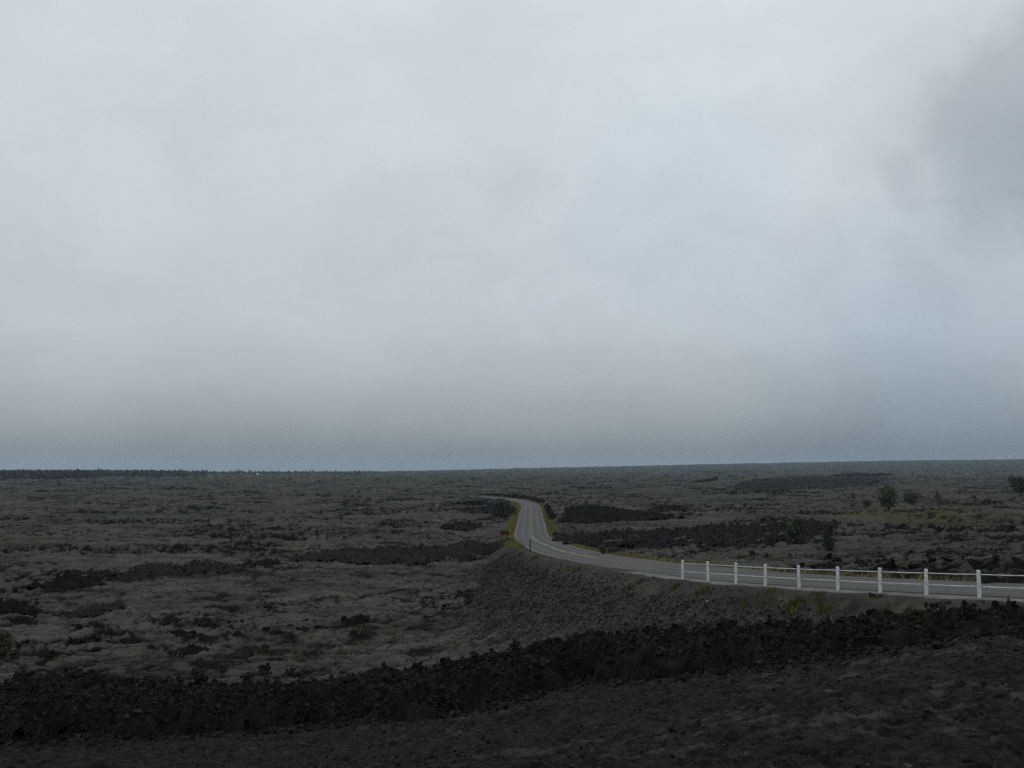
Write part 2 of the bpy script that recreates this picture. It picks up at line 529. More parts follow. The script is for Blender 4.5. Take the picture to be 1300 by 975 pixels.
def lava_material():
    m, nt, b = new_mat('lava_crust', 1.0, .02)
    p = objpos(nt)
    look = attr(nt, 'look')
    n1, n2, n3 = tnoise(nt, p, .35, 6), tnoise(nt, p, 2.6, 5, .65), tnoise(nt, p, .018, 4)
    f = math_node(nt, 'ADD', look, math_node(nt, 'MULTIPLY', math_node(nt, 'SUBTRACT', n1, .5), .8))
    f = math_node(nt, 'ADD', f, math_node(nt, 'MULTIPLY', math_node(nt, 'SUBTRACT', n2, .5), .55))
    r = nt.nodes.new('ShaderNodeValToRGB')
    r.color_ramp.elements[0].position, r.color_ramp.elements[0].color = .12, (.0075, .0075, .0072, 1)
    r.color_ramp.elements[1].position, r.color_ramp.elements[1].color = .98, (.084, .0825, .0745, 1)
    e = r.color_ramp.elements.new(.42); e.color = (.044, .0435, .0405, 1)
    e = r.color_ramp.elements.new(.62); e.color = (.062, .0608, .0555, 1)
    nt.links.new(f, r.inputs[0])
    c = r.outputs[0]
    vo = nt.nodes.new('ShaderNodeTexVoronoi'); vo.feature = 'DISTANCE_TO_EDGE'; vo.inputs['Scale'].default_value = .42
    wv = nt.nodes.new('ShaderNodeTexNoise'); setin(wv, Scale=.8, Detail=4.0); nt.links.new(p, wv.inputs['Vector'])
    wva = nt.nodes.new('ShaderNodeMix'); wva.data_type = 'RGBA'; wva.blend_type = 'ADD'; wva.inputs[0].default_value = 1.4
    nt.links.new(p, wva.inputs[6]); nt.links.new(wv.outputs['Color'], wva.inputs[7]); nt.links.new(wva.outputs[2], vo.inputs['Vector'])
    c = mixc(nt, maprange(nt, vo.outputs['Distance'], .0, .05, .7, 0), c, (.010, .010, .0095))
    # weathered brownish and cooler greenish fields
    c = mixc(nt, maprange(nt, n3, .4, .62, 0, 1), c, mixc(nt, 1.0, c, (1.07, 1.0, .94), 'MULTIPLY'))
    # dark cinder ground below the viewpoint; dimmer foreground light is painted into its colour
    cin = attr(nt, 'cinder')
    fine = tnoise(nt, p, 7.0, 6, .7)
    plate = maprange(nt, math_node(nt, 'ADD', tnoise(nt, p, .55, 5, .6), math_node(nt, 'MULTIPLY', look, .6)), .93, 1.16, 0, .9)
    fine2 = math_node(nt, 'ADD', math_node(nt, 'MULTIPLY', fine, .5), math_node(nt, 'MULTIPLY', tnoise(nt, p, 2.4, 6, .7), .5))
    cc = mixc(nt, maprange(nt, fine2, .40, .62, 0, 1), (.0070, .0069, .0063), (.0285, .0278, .0250))
    cc = mixc(nt, plate, cc, mixc(nt, maprange(nt, fine, .3, .7, 0, 1), (.024, .0244, .0228), (.058, .058, .053)))
    c = mixc(nt, cin, c, cc)
    # rubble fill of the embankment and the gravelly shoulder
    rub = attr(nt, 'rubble')
    c = mixc(nt, rub, c, mixc(nt, maprange(nt, tnoise(nt, p, 3.5, 5, .7), .35, .65, 0, 1), (.026, .025, .0235), (.062, .058, .052)))
    sh = attr(nt, 'shoulder')
    c = mixc(nt, sh, c, mixc(nt, maprange(nt, tnoise(nt, p, 1.4, 6, .7), .3, .7, 0, 1), (.030, .0285, .026), (.062, .058, .051)))
    # scrubby growth
    veg = attr(nt, 'veg')
    vf = math_node(nt, 'MULTIPLY', veg, maprange(nt, tnoise(nt, p, .5, 5, .7), .45, .62, 0, 1))
    c = mixc(nt, vf, c, (.075, .078, .018))
    wood = attr(nt, 'wood')
    c = mixc(nt, wood, c, mixc(nt, maprange(nt, tnoise(nt, p, .03, 5, .7), .35, .65, 0, 1), (.018, .026, .020), (.045, .050, .036)))
    nt.links.new(c, b.inputs['Base Color'])
    h = bump(nt, b, n1, .25, .7)
    h = bump(nt, b, n2, .14, .9, h)
    bump(nt, b, fine, .035, .8, h)
    return m

def clinker_material(name, dark, pale, spec=.02):
    m, nt, b = new_mat(name, 1.0, .02)
    p = objpos(nt)
    a, f = tnoise(nt, p, 1.1, 6, .65), tnoise(nt, p, 9.0, 5, .7)
    g = nt.nodes.new('ShaderNodeNewGeometry')
    k = math_node(nt, 'ADD', math_node(nt, 'MULTIPLY', a, .7), math_node(nt, 'MULTIPLY', f, .5))
    k = math_node(nt, 'ADD', k, math_node(nt, 'MULTIPLY', math_node(nt, 'SUBTRACT', g.outputs['Random Per Island'], .5), .35))
    nt.links.new(mixc(nt, maprange(nt, k, .42, .85, 0, 1), dark, pale), b.inputs['Base Color'])
    h = bump(nt, b, f, .06, 1.0)
    return m

def simple_material(name, c0, c1, scale, rough=.9, spec=.05, dist=.004, island=0.0):
    m, nt, b = new_mat(name, rough, spec)
    p = objpos(nt)
    a = tnoise(nt, p, scale, 5, .6)
    if island:
        g = nt.nodes.new('ShaderNodeNewGeometry')
        a = math_node(nt, 'ADD', math_node(nt, 'MULTIPLY', a, 1 - island), math_node(nt, 'MULTIPLY', g.outputs['Random Per Island'], island))
    nt.links.new(mixc(nt, maprange(nt, a, .3, .7, 0, 1), c0, c1), b.inputs['Base Color'])
    if dist: bump(nt, b, a, dist, .7)
    return m

M_LAVA = lava_material()
M_AA = clinker_material('aa_clinker', (.0105, .0100, .0094), (.036, .0312, .0265), .12)
M_AAF = clinker_material('older_aa_clinker', (.008, .0078, .0075), (.027, .0255, .024), .12)
M_RUB = clinker_material('embankment_rubble', (.026, .0254, .0238), (.088, .083, .075))
M_STONE = clinker_material('loose_lava_stone', (.007, .007, .0067), (.060, .059, .055))
M_SLAB = clinker_material('broken_crust', (.006, .006, .0058), (.030, .029, .027))
M_WHITE = simple_material('white_paint', (.44, .46, .455), (.74, .75, .75), 3.0, .55, .35, .001)
M_DARKPOST = simple_material('dark_post', (.012, .011, .010), (.022, .020, .018), 6.0)
M_SIGN = simple_material('sign_maroon', (.036, .014, .014), (.050, .020, .019), 4.0)
M_BARK = simple_material('bark', (.030, .027, .023), (.075, .068, .058), 8.0)
M_BLEACH = simple_material('bleached_wood', (.09, .085, .075), (.19, .18, .165), 6.0)
M_LEAF = simple_material('dark_green_leaf', (.026, .035, .019), (.080, .088, .047), 2.0, .7, .2, 0, .6)
M_LEAF2 = simple_material('olive_leaf', (.036, .043, .024), (.10, .104, .056), 2.0, .7, .2, 0, .6)
M_DEAD = simple_material('dry_brown_twig', (.050, .036, .024), (.13, .090, .058), 2.0, .8, .2, 0, .6)
M_GRASS = simple_material('yellow_grass', (.078, .072, .024), (.25, .205, .062), .35, .8, .2, 0, .55)
M_TUFT = simple_material('yellow_green_tuft', (.040, .044, .012), (.135, .125, .030), 1.5, .8, .2, 0, .6)
M_FOREST = simple_material('forest_leaf', (.018, .027, .020), (.046, .056, .038), .05, .8, .2, 0, .5)
M_PALE = simple_material('pale_stone', (.30, .30, .29), (.50, .50, .48), 8.0)
M_WALL = simple_material('white_hut_wall', (.70, .70, .68), (.80, .80, .78), 1.0)

def road_material():
    m, nt, b = new_mat('asphalt', .95, .08)
    p = objpos(nt)
    lat = attr(nt, 'lat')
    lane = math_node(nt, 'ABSOLUTE', lat)
    # two wheel tracks per lane, polished darker, wobbling a little
    wob = math_node(nt, 'MULTIPLY', math_node(nt, 'SUBTRACT', tnoise(nt, p, .06, 3), .5), .5)
    lw = math_node(nt, 'ADD', lane, wob)
    t1 = maprange(nt, math_node(nt, 'ABSOLUTE', math_node(nt, 'SUBTRACT', lw, .95)), .15, .55, 1, 0)
    t2 = maprange(nt, math_node(nt, 'ABSOLUTE', math_node(nt, 'SUBTRACT', lw, 2.5)), .15, .55, 1, 0)
    tr = math_node(nt, 'MULTIPLY', math_node(nt, 'MAXIMUM', t1, t2), .55)
    g = tnoise(nt, p, 26.0, 4, .7); s = tnoise(nt, p, .22, 5, .6)
    c = mixc(nt, maprange(nt, s, .3, .7, 0, 1), (.086, .0845, .079), (.116, .113, .105))
    c = mixc(nt, maprange(nt, g, .3, .7, 0, .5), c, (.070, .070, .069))
    c = mixc(nt, tr, c, (.060, .060, .059))
    nt.links.new(c, b.inputs['Base Color'])
    bump(nt, b, g, .008, .8)
    return m
M_ROAD = road_material()
M_GRAVEL = simple_material('pale_gravel', (.070, .069, .064), (.155, .15, .14), 1.6, .9, .2, .02)
M_YELLOW = simple_material('yellow_road_paint', (.25, .19, .050), (.42, .32, .085), 1.2, .7, .25, 0)
M_LINE = simple_material('white_road_paint', (.095, .095, .092), (.155, .155, .149), 1.2, .7, .25, 0)

# ------------------------------------------------------------------ dark a'a flows: outlines in world metres
FLAT = .6
def outline(near, far, H, lift=.8):
    H = H * FLAT
    a = [hit(px, py)[:2] for px, py in near]
    b = [hit(px, py, H * lift)[:2] for px, py in far]
    return np.array(a + b[::-1])

def poly_sd(x, y, poly):
    """signed distance, inside positive"""
    inside = np.zeros(x.shape, bool); d2 = np.full(x.shape, 1e12)
    m = len(poly)
    for i in range(m):
        (x1, y1), (x2, y2) = poly[i], poly[(i + 1) % m]
        ex, ey = x2 - x1, y2 - y1
        t = np.clip(((x - x1) * ex + (y - y1) * ey) / max(ex * ex + ey * ey, 1e-9), 0, 1)
        d2 = np.minimum(d2, (x - x1 - t * ex) ** 2 + (y - y1 - t * ey) ** 2)
        c = ((y1 > y) != (y2 > y))
        if abs(ey) > 1e-12:
            inside ^= c & (x < (x2 - x1) * (y - y1) / ey + x1)
    return np.where(inside, 1, -1) * np.sqrt(d2)

FLOWS = []
def flow_height(x, y, fl):
    poly, H, wid, rough, seed, sc = fl
    if isinstance(H, tuple): H = np.interp(np.arctan2(x, y), H[0], H[1])
    sd_ = poly_sd(x, y, poly)
    es = max(2.6 * sc, 1.6 * wid)
    sd_ = sd_ + (fbm(x / es, y / es, 4, seed, .65) + .22) * .7 * wid
    prof = np.clip(sd_ / wid, 0, 1); prof = prof * (1.6 - .6 * prof)
    wx, wy = x + .8 * sc * noise(x / (1.7 * sc), y / (1.7 * sc), seed + 2), y + .8 * sc * noise(x / (1.7 * sc), y / (1.7 * sc), seed + 3)
    b1 = billow(wx / (2.1 * sc), wy / (2.1 * sc), 5, seed + 5, .6)
    sp = np.maximum(0, noise(wx / (.7 * sc), wy / (.7 * sc), seed + 11)) ** 1.5
    k = fbm(x / (9 * sc), y / (9 * sc), 2, seed + 13)
    h = prof * (H * (.80 + .25 * k) + rough * .8 * (.9 * b1 - .45) + rough * .9 * sp + .16 * sc * fbm(x / (.55 * sc), y / (.5 * sc), 3, seed + 15, .7))
    return sd_, prof, h

def aa_flow(near, far, H, wid, rough, seed, mat, sc=1.0, dth=.00125, kr=.0035, name='lava_flow', label=None, poly=None):
    if poly is None: poly = outline(near, far, H / FLAT)
    th = np.arctan2(poly[:, 0], poly[:, 1]); r = np.hypot(poly[:, 0], poly[:, 1])
    tp, rp = np.meshgrid(np.linspace(th.min(), th.max(), 60), np.linspace(r.min(), r.max(), 60))
    msd = poly_sd((rp * np.sin(tp)).ravel(), (rp * np.cos(tp)).ravel(), poly).max()
    wid = min(wid, .75 * msd)
    fl = (poly, H, wid, rough, seed, sc)
    mr = wid
    r0, r1 = max(r.min() - mr, 6), r.max() + mr
    ta = np.arange(th.min() - mr / r0, th.max() + mr / r0, dth)
    nr = max(24, int(math.log(r1 / r0) / kr))
    rr = np.exp(np.linspace(math.log(r0), math.log(r1), nr))
    TH, RR = np.meshgrid(ta, rr)
    x, y = (RR * np.sin(TH)).ravel(), (RR * np.cos(TH)).ravel()
    sd0 = poly_sd(x, y, poly)
    keep = sd0 > -1.2 * wid
    z = np.zeros(x.shape)
    idx = np.nonzero(keep)[0]
    sd_, prof, h = flow_height(x[idx], y[idx], fl)
    g = ground(x[idx], y[idx], False)
    z[idx] = g + h - .25 * (1 - sstep(-.1, .25 * wid, sd_))
    ok = np.zeros(x.shape, bool); ok[idx] = sd_ > -.12 * wid
    nc = len(ta)
    i = (np.arange(nr - 1)[:, None] * nc + np.arange(nc - 1)[None]).ravel()
    q = np.stack([i, i + nc, i + nc + 1, i + 1], 1)
    q = q[ok[q].all(1)]
    used = np.unique(q)
    remap = np.full(x.shape, -1); remap[used] = np.arange(len(used))
    me = np_mesh(name, np.stack([x, y, z], 1)[used], remap[q], smooth=True)
    o = link(name, me, mat)
    tag(o, label, kind='structure')
    FLOWS.append(fl)
    return o, fl

# icosahedron rocks --------------------------------------------------
_t = (1 + 5 ** .5) / 2
ICO = np.array([(-1, _t, 0), (1, _t, 0), (-1, -_t, 0), (1, -_t, 0), (0, -1, _t), (0, 1, _t), (0, -1, -_t), (0, 1, -_t), (_t, 0, -1), (_t, 0, 1), (-_t, 0, -1), (-_t, 0, 1)]) / math.hypot(1, _t)
ICOF = np.array([(0, 11, 5), (0, 5, 1), (0, 1, 7), (0, 7, 10), (0, 10, 11), (1, 5, 9), (5, 11, 4), (11, 10, 2), (10, 7, 6), (7, 1, 8), (3, 9, 4), (3, 4, 2), (3, 2, 6), (3, 6, 8), (3, 8, 9), (4, 9, 5), (2, 4, 11), (6, 2, 10), (8, 6, 7), (9, 8, 1)])
CUB = np.array([(-1, -1, -1), (1, -1, -1), (1, 1, -1), (-1, 1, -1), (-1, -1, 1), (1, -1, 1), (1, 1, 1), (-1, 1, 1)]) * .62
CUBF = np.array([(0, 2, 1), (0, 3, 2), (4, 5, 6), (4, 6, 7), (0, 1, 5), (0, 5, 4), (1, 2, 6), (1, 6, 5), (2, 3, 7), (2, 7, 6), (3, 0, 4), (3, 4, 7)])
def rocks_mesh(name, C, S, rng, flat=.75, jag=.35, fine=False):
    n = len(C)
    B, BF = (ICO, ICOF) if fine else (CUB, CUBF)
    nb = len(B)
    V = np.repeat(B[None], n, 0) * (1 + rng.uniform(-jag, jag, (n, nb, 1)))
    if not fine: V = V + rng.uniform(-.28, .28, (n, nb, 3))
    V = V * rng.uniform(.6, 1.25, (n, 1, 3)) * np.array([1, 1, flat])
    a = rng.uniform(0, 2 * PI, n); b = rng.uniform(-.6, .6, n)
    ca, sa_, cb, sb = np.cos(a)[:, None], np.sin(a)[:, None], np.cos(b)[:, None], np.sin(b)[:, None]
    x, y, z = V[..., 0], V[..., 1], V[..., 2]
    y, z = y * cb - z * sb, y * sb + z * cb
    x, y = x * ca - y * sa_, x * sa_ + y * ca
    V = np.stack([x, y, z], -1) * S[:, None, None] + C[:, None]
    Fc = (BF[None] + (np.arange(n) * nb)[:, None, None]).reshape(-1, 3)
    return np_mesh(name, V.reshape(-1, 3), Fc)

# ------------------------------------------------------------------ the ground sheet
def build_ground():
    half = .60
    th = np.concatenate([np.linspace(-PI, -1.0, 22)[:-1], np.linspace(-1.0, -half, 30)[:-1], np.linspace(-half, half, 600), np.linspace(half, 1.0, 30)[1:], np.linspace(1.0, PI, 22)[1:]])
    rr = np.concatenate([[1.5, 3.5, 6], np.exp(np.linspace(math.log(9.5), math.log(60), 360)), np.exp(np.linspace(math.log(60), math.log(1300), 520))[1:], np.exp(np.linspace(math.log(1300), math.log(13000), 90))[1:]])
    TH, RR = np.meshgrid(th, rr)
    x, y = (RR * np.sin(TH)).ravel(), (RR * np.cos(TH)).ravel()
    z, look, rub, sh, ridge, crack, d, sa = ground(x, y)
    r = np.hypot(x, y)
    px = 650 + F * x / np.maximum(y, 1)
    # cinder: ground this side of the near ridge, coloured darker for its dimmer light
    b = NEAR_FOOT
    edge_r = np.interp(np.arctan2(x, y), b[:, 0], b[:, 1])
    cin = 1 - sstep(2.0, 6.0, r - edge_r + 1.5 * noise(x / 4, y / 4, 131))
    veg = np.zeros_like(x)
    for (vx, vy, vr, va) in VEG:
        veg = np.maximum(veg, va * np.exp(-((x - vx) / vr) ** 2 - ((y - vy) / (vr * 1.5)) ** 2))
    veg = np.maximum(veg, .30 * sstep(.25, .6, fbm(x / 22, y / 22, 3, 141)) * sstep(60, 140, r))
    # wooded country far off
    wood = sstep(2300, 3600, r + 500 * fbm(x / 500, y / 500, 3, 151) + np.where(x > 0, 0, 500))
    nc, nr = len(th), len(rr)
    i = (np.arange(nr - 1)[:, None] * nc + np.arange(nc - 1)[None]).ravel()
    q = np.stack([i, i + nc, i + nc + 1, i + 1], 1)
    z = z + np.where(r > 2600, 5.0 * np.abs(noise(x / 60, y / 160, 161)) * wood, 0)
    me = np_mesh('ground', np.stack([x, y, z], 1), q[:, ::-1].copy() * 0 + q, smooth=True,
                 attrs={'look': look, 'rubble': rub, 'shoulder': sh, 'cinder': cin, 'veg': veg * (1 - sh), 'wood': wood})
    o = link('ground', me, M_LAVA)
    tag(o, 'grey lava plain of buckled crust running out to the horizon', kind='structure')
    return o

FOOT = [(0, 945), (150, 938), (300, 926), (430, 919), (545, 913), (646, 892), (735, 867), (836, 861), (945, 850), (1043, 835), (1151, 823), (1249, 809), (1330, 800)]
CREST = [(-60, 880), (0, 872), (60, 857), (110, 855), (180, 860), (255, 857), (300, 862), (335, 855), (420, 853), (500, 850), (545, 834), (600, 827), (650, 820), (720, 808), (800, 800), (900, 797), (960, 791), (1030, 788), (1100, 785), (1180, 776), (1240, 780), (1330, 792)]
foot_w = np.array([hit(px, py)[:2] for px, py in [(-60, 950)] + FOOT])
NEAR_FOOT = np.stack([np.arctan2(foot_w[:, 0], foot_w[:, 1]), np.hypot(foot_w[:, 0], foot_w[:, 1])], 1)
VEG = [(*hit(px, py)[:2], r, a) for px, py, r, a in [(1128, 655, 12, 1), (1180, 655, 14, 1), (1160, 662, 12, .8), (1215, 660, 10, .7), (1095, 655, 10, .7), (1250, 665, 10, .6), (1010, 700, 3, .5), (1285, 655, 10, .4)]]
build_ground()

# near ridge --------------------------------------------------------
cd = np.interp([c[0] for c in CREST], [0, 500, 600, 720, 800, 900, 1030, 1100, 1180, 1240, 1330], [47, 47, 45, 44, 42, 40, 37.5, 36, 34.5, 33.5, 32.5])
cw = np.array([pt(px, py, d) for (px, py), d in zip(CREST, cd)])
cth = np.arctan2(cw[:, 0], cw[:, 1])
cH = np.clip(cw[:, 2] - base_z(cw[:, 0], cw[:, 1]), .5, 2.4) * .82
far_w = cw[:, :2] * (1 + 2.2 / np.hypot(cw[:, 0], cw[:, 1]))[:, None]
ridge_poly = np.concatenate([foot_w, far_w[::-1]])
ridge_o, ridge_fl = aa_flow(None, None, (cth, cH), 1.5, .62, 201, M_AA, .8, .00125, .0036, 'lava_ridge', "dark ridge of jagged a'a clinker crossing the foreground below the fence", ridge_poly)

L = 'lava_flow'
def fl(near, far, H, wid, rough, seed, label, sc=1.0, mat=None):
    return aa_flow(near, far, H * FLAT, wid * 1.3, rough * .75, seed, mat or M_AAF, sc, name=L, label=label)
main_flows = []
main_flows.append(fl([(372, 712), (420, 714), (470, 718), (530, 716), (585, 712), (625, 703), (641, 693)],
   [(372, 708), (395, 702), (440, 696), (490, 695), (520, 694), (560, 690), (600, 685), (636, 683)], 1.9, 2.2, 1.0, 211, 'long black clinker flow ending at the road left of the brown sign'))
main_flows.append(fl([(303, 722), (330, 722), (362, 716)], [(303, 716), (332, 709), (362, 712)], .9, 1.8, .8, 212, 'small black lava heap left of the long black flow'))
main_flows.append(fl([(143, 733), (180, 732), (230, 729), (292, 728)], [(143, 729), (190, 718), (235, 717), (290, 718)], .8, 1.8, .8, 213, 'low black lava bank in the middle of the left plain'))
main_flows.append(fl([(30, 744), (75, 747), (125, 742)], [(35, 740), (85, 728), (125, 728)], .75, 1.6, .7, 214, 'low black lava mound near the left side of the plain'))
main_flows.append(fl([(-10, 779), (30, 780), (50, 778)], [(-10, 764), (20, 763), (48, 773)], .75, 1.3, .6, 215, 'black lava mound cut by the left border'))
main_flows.append(fl([(78, 782), (115, 782), (157, 770)], [(80, 777), (120, 767), (157, 761)], .6, 1.2, .6, 216, 'small black lava hump right of the mound at the left border'))
main_flows.append(fl([(285, 834), (315, 833), (342, 824)], [(288, 826), (315, 817), (340, 815)], .7, .9, .45, 217, 'black broken lava hump just beyond the foreground ridge', .7))
main_flows.append(fl([(213, 829), (240, 829), (262, 824)], [(215, 822), (240, 818), (262, 817)], .55, .9, .4, 218, 'smaller black lava hump just beyond the foreground ridge', .7))
main_flows.append(fl([(575, 650.5), (610, 652.5), (655, 654)], [(575, 648), (610, 646.5), (640, 645), (655, 643.5)], 1.3, 2.2, .9, 219, 'black lava bank behind the round shrub left of the road'))
main_flows.append(fl([(580, 641.5), (600, 642), (626, 641)], [(580, 640), (600, 639), (626, 639)], .8, 2.0, .7, 220, 'thin black lava strip left of the far road bend'))
main_flows.append(fl([(560, 674), (590, 676), (612, 672)], [(562, 668), (590, 664), (612, 666)], .9, 1.6, .6, 221, 'broken dark lava patch left of the road above the sign'))
main_flows.append(fl([(712, 666), (745, 668), (790, 664), (830, 663), (868, 660)], [(714, 663), (722, 653), (716, 649), (730, 643), (770, 644), (800, 648), (830, 652), (868, 657)], 1.9, 2.4, 1.0, 222, 'forked black lava flow right of the road behind the long flow'))
main_flows.append(fl([(706, 682), (722, 692), (760, 697), (800, 697), (860, 696), (920, 694), (970, 693), (1000, 692), (1040, 682), (1062, 668)],
   [(703, 674), (722, 679), (745, 677), (790, 675), (840, 674), (900, 670), (950, 667), (1000, 665), (1040, 664), (1062, 663)], 2.0, 2.2, 1.0, 223, 'longest black lava flow right of the road behind the dry brown shrub'))
main_flows.append(fl([(826, 650), (850, 651), (876, 649)], [(828, 645), (850, 643), (876, 645)], 1.2, 2.0, .7, 224, 'short black lava strip beyond the forked flow'))
main_flows.append(fl([(697, 660), (702, 663), (706, 660)], [(691, 642), (696, 641), (703, 650)], 1.6, 1.8, .8, 225, 'black lava edge along the right verge of the road'))
main_flows.append(fl([(928, 622), (970, 624), (1010, 623), (1060, 622), (1110, 616), (1128, 611)], [(932, 618), (950, 611), (990, 607), (1060, 606), (1128, 606)], 3.0, 9, 1.6, 226, 'broad dark lava flow far out on the right plain', 2.5))
main_flows.append(fl([(1055, 606), (1100, 605.5), (1132, 604)], [(1055, 604), (1100, 602.5), (1132, 602)], 2.5, 9, 1.5, 227, 'thin dark lava strip beyond the broad far flow', 2.5))
main_flows.append(fl([(928, 628), (990, 628), (1040, 626)], [(928, 626), (990, 625), (1040, 624.5)], 1.0, 5, 1.0, 228, 'thin dark lava line in front of the broad far flow', 2.0))
main_flows.append(fl([(880, 613), (910, 611), (912, 609)], [(880, 611), (905, 608.5), (912, 608)], 2.0, 6, 1.2, 229, 'dark lava strip left of the broad far flow', 2.5))
main_flows.append(fl([(608, 629.2), (640, 630.6), (672, 634.5), (690, 639.5)], [(606, 628), (640, 628.4), (675, 631), (692, 635.5)], .8, 2.5, .7, 230, 'black lava bank along the far side of the road bend'))
main_flows.append(fl([(1060, 671), (1110, 668), (1180, 668)], [(1060, 667), (1110, 666), (1180, 666)], .7, 2.0, .6, 231, 'thin black lava line right of the longest flow'))
main_flows.append(fl([(1190, 673), (1240, 675), (1290, 672)], [(1190, 670.5), (1240, 671), (1290, 668.5)], .7, 2.0, .6, 232, 'thin black lava line below the tree at the right border'))
main_flows.append(fl([(1248, 740), (1275, 742), (1310, 743)], [(1248, 733), (1275, 730), (1310, 727)], .8, 1.2, .5, 233, 'black lava bank behind the right end of the fence', .8))

# clinker and rubble (uncountable) ---------------------------------
rng = np.random.default_rng(7)
def in_flow(fl_, n, rng):
    poly = fl_[0]
    lo, hi = poly.min(0), poly.max(0)
    xs, ys = [], []
    k = 0
    while k < n:
        x = rng.uniform(lo[0], hi[0], n * 2); y = rng.uniform(lo[1], hi[1], n * 2)
        m = poly_sd(x, y, poly) > .1
        xs.append(x[m]); ys.append(y[m]); k += m.sum()
        if m.sum() == 0: break
    return np.concatenate(xs)[:n], np.concatenate(ys)[:n]
def clinker_on(fl_, n, s0, s1, name, label, mat):
    x, y = in_flow(fl_, n, rng)
    sd_, prof, h = flow_height(x, y, fl_)
    m = sd_ > 0
    x, y, h = x[m], y[m], h[m]
    z = ground(x, y, False) + h
    s = s0 * (s1 / s0) ** (rng.random(len(x)) ** 2.8)
    o = link(name, rocks_mesh(name, np.stack([x, y, z + s * .15], 1), s, rng, .85, .4), mat)
    tag(o, label, kind='stuff')
clinker_on(ridge_fl, 32000, .035, .16, 'clinker', "loose jagged black clinker heaped over the foreground ridge", M_AA)
BIG = {0: 'loose black blocks heaped on the long flow left of the road', 11: 'loose black blocks heaped on the forked flow', 12: 'loose black blocks heaped on the longest flow right of the road'}
rest = []
for k, (o_, f_) in enumerate(main_flows):
    p_ = f_[0]
    area = .5 * abs(np.dot(p_[:, 0], np.roll(p_[:, 1], 1)) - np.dot(p_[:, 1], np.roll(p_[:, 0], 1)))
    dist = np.hypot(*p_.mean(0))
    big = .0013 * dist
    if k in BIG:
        clinker_on(f_, int(min(6500, area * 5)), .07, min(.30, big), 'clinker', BIG[k], M_AAF)
    else:
        x, y = in_flow(f_, int(np.clip(area * 9 / max(1, (dist / 160) ** 2), 200, 1600)), rng)
        sd_, pr_, h_ = flow_height(x, y, f_)
        m = sd_ > 0
        sz = big * .25 * 4 ** (rng.random(m.sum()) ** 2)
        rest.append(np.stack([x[m], y[m], ground(x[m], y[m], False) + h_[m] + sz * .15, sz], 1))
rest = np.concatenate(rest)
o = link('clinker', rocks_mesh('clinker', rest[:, :3], rest[:, 3], rng, .85, .4), M_AAF)
tag(o, 'loose black blocks heaped on the smaller lava flows of the plain', kind='stuff')

def rubble():
    n = 220000
    s = rng.uniform(60, 190, n); lat = -W / 2 - rng.uniform(1.5, 17, n)
    keep = []
    j = np.clip(np.searchsorted(RS, s), 0, len(RS) - 1)
    lon = rng.uniform(-.6, .6, n)
    x, y = RC[j, 0] + RN[j, 0] * lat + RT[j, 0] * lon, RC[j, 1] + RN[j, 1] * lat + RT[j, 1] * lon
    z, look, rub, sh, *_ = ground(x, y)
    dq, zq, _ = road_query(x, y)
    gap = (zq - .10 - np.maximum(np.abs(dq) - W / 2 - 1.5, 0) / 1.45) - base_z(x, y)
    rub = np.maximum(rub, np.where((gap < 0) & (np.abs(dq) > 6), .55 * np.exp(gap / .9), 0))
    rub = np.maximum(rub, np.where(sh > .3, .16, 0) * (np.abs(dq) > W / 2 + .9))
    m = (rub * (1.1 + .9 * fbm(x / 3.0, y / 3.0, 3, 181)) > rng.random(n) * 1.0 + .06)
    idx = np.nonzero(m)[0][:34000]
    x, y, z = x[idx], y[idx], z[idx]
    sz = .03 * (.125 / .03) ** (rng.random(len(idx)) ** 1.9)
    o = link('rubble', rocks_mesh('rubble', np.stack([x, y, z + sz * .25], 1), sz, rng, .75), M_RUB)
    tag(o, 'loose grey lava rubble covering the road embankment slope', kind='stuff')
rubble()
def spill():
    n = 9000
    th = rng.uniform(-.5, .5, n); r = np.interp(th, NEAR_FOOT[:, 0], NEAR_FOOT[:, 1]) + 1.2 - np.abs(rng.normal(0, 1.6, n))
    fth = np.arctan2(far_w[:, 0], far_w[:, 1]); fr = np.hypot(far_w[:, 0], far_w[:, 1]); o_ = np.argsort(fth)
    r = np.where((rng.random(n) < .35) & (th < .16), np.interp(th, fth[o_], fr[o_]) - .8 + np.abs(rng.normal(0, 2.2, n)), r)
    x, y = r * np.sin(th), r * np.cos(th)
    s = .03 * (.17 / .03) ** (rng.random(n) ** 2.2)
    o = link('clinker', rocks_mesh('clinker', np.stack([x, y, ground(x, y, False) + s * .3], 1), s, rng, .8, .4), M_AA)
    tag(o, 'black clinker spilled along both edges of the foreground ridge', kind='stuff')
spill()

def slab_debris():
    n = 60000
    th = rng.uniform(-.52, .52, n); r = 60 * (420 / 60) ** rng.random(n)
    x, y = r * np.sin(th), r * np.cos(th)
    z, look, rub, sh, brk, ck, d, sa = ground(x, y)
    m = (brk * (.4 + ck) > rng.random(n) * .75 + .18) & (np.abs(d) > W / 2 + 2.5) & (rub < .1)
    i = np.nonzero(m)[0][:13000]
    s = .07 * (.38 / .07) ** (rng.random(len(i)) ** 1.8)
    o = link('slab_debris', rocks_mesh('slab_debris', np.stack([x[i], y[i], z[i] + s * .12], 1), s, rng, .5, .3), M_SLAB)
    tag(o, 'broken crust slabs tilted along the buckled parts of the lava plain', kind='stuff')
slab_debris()

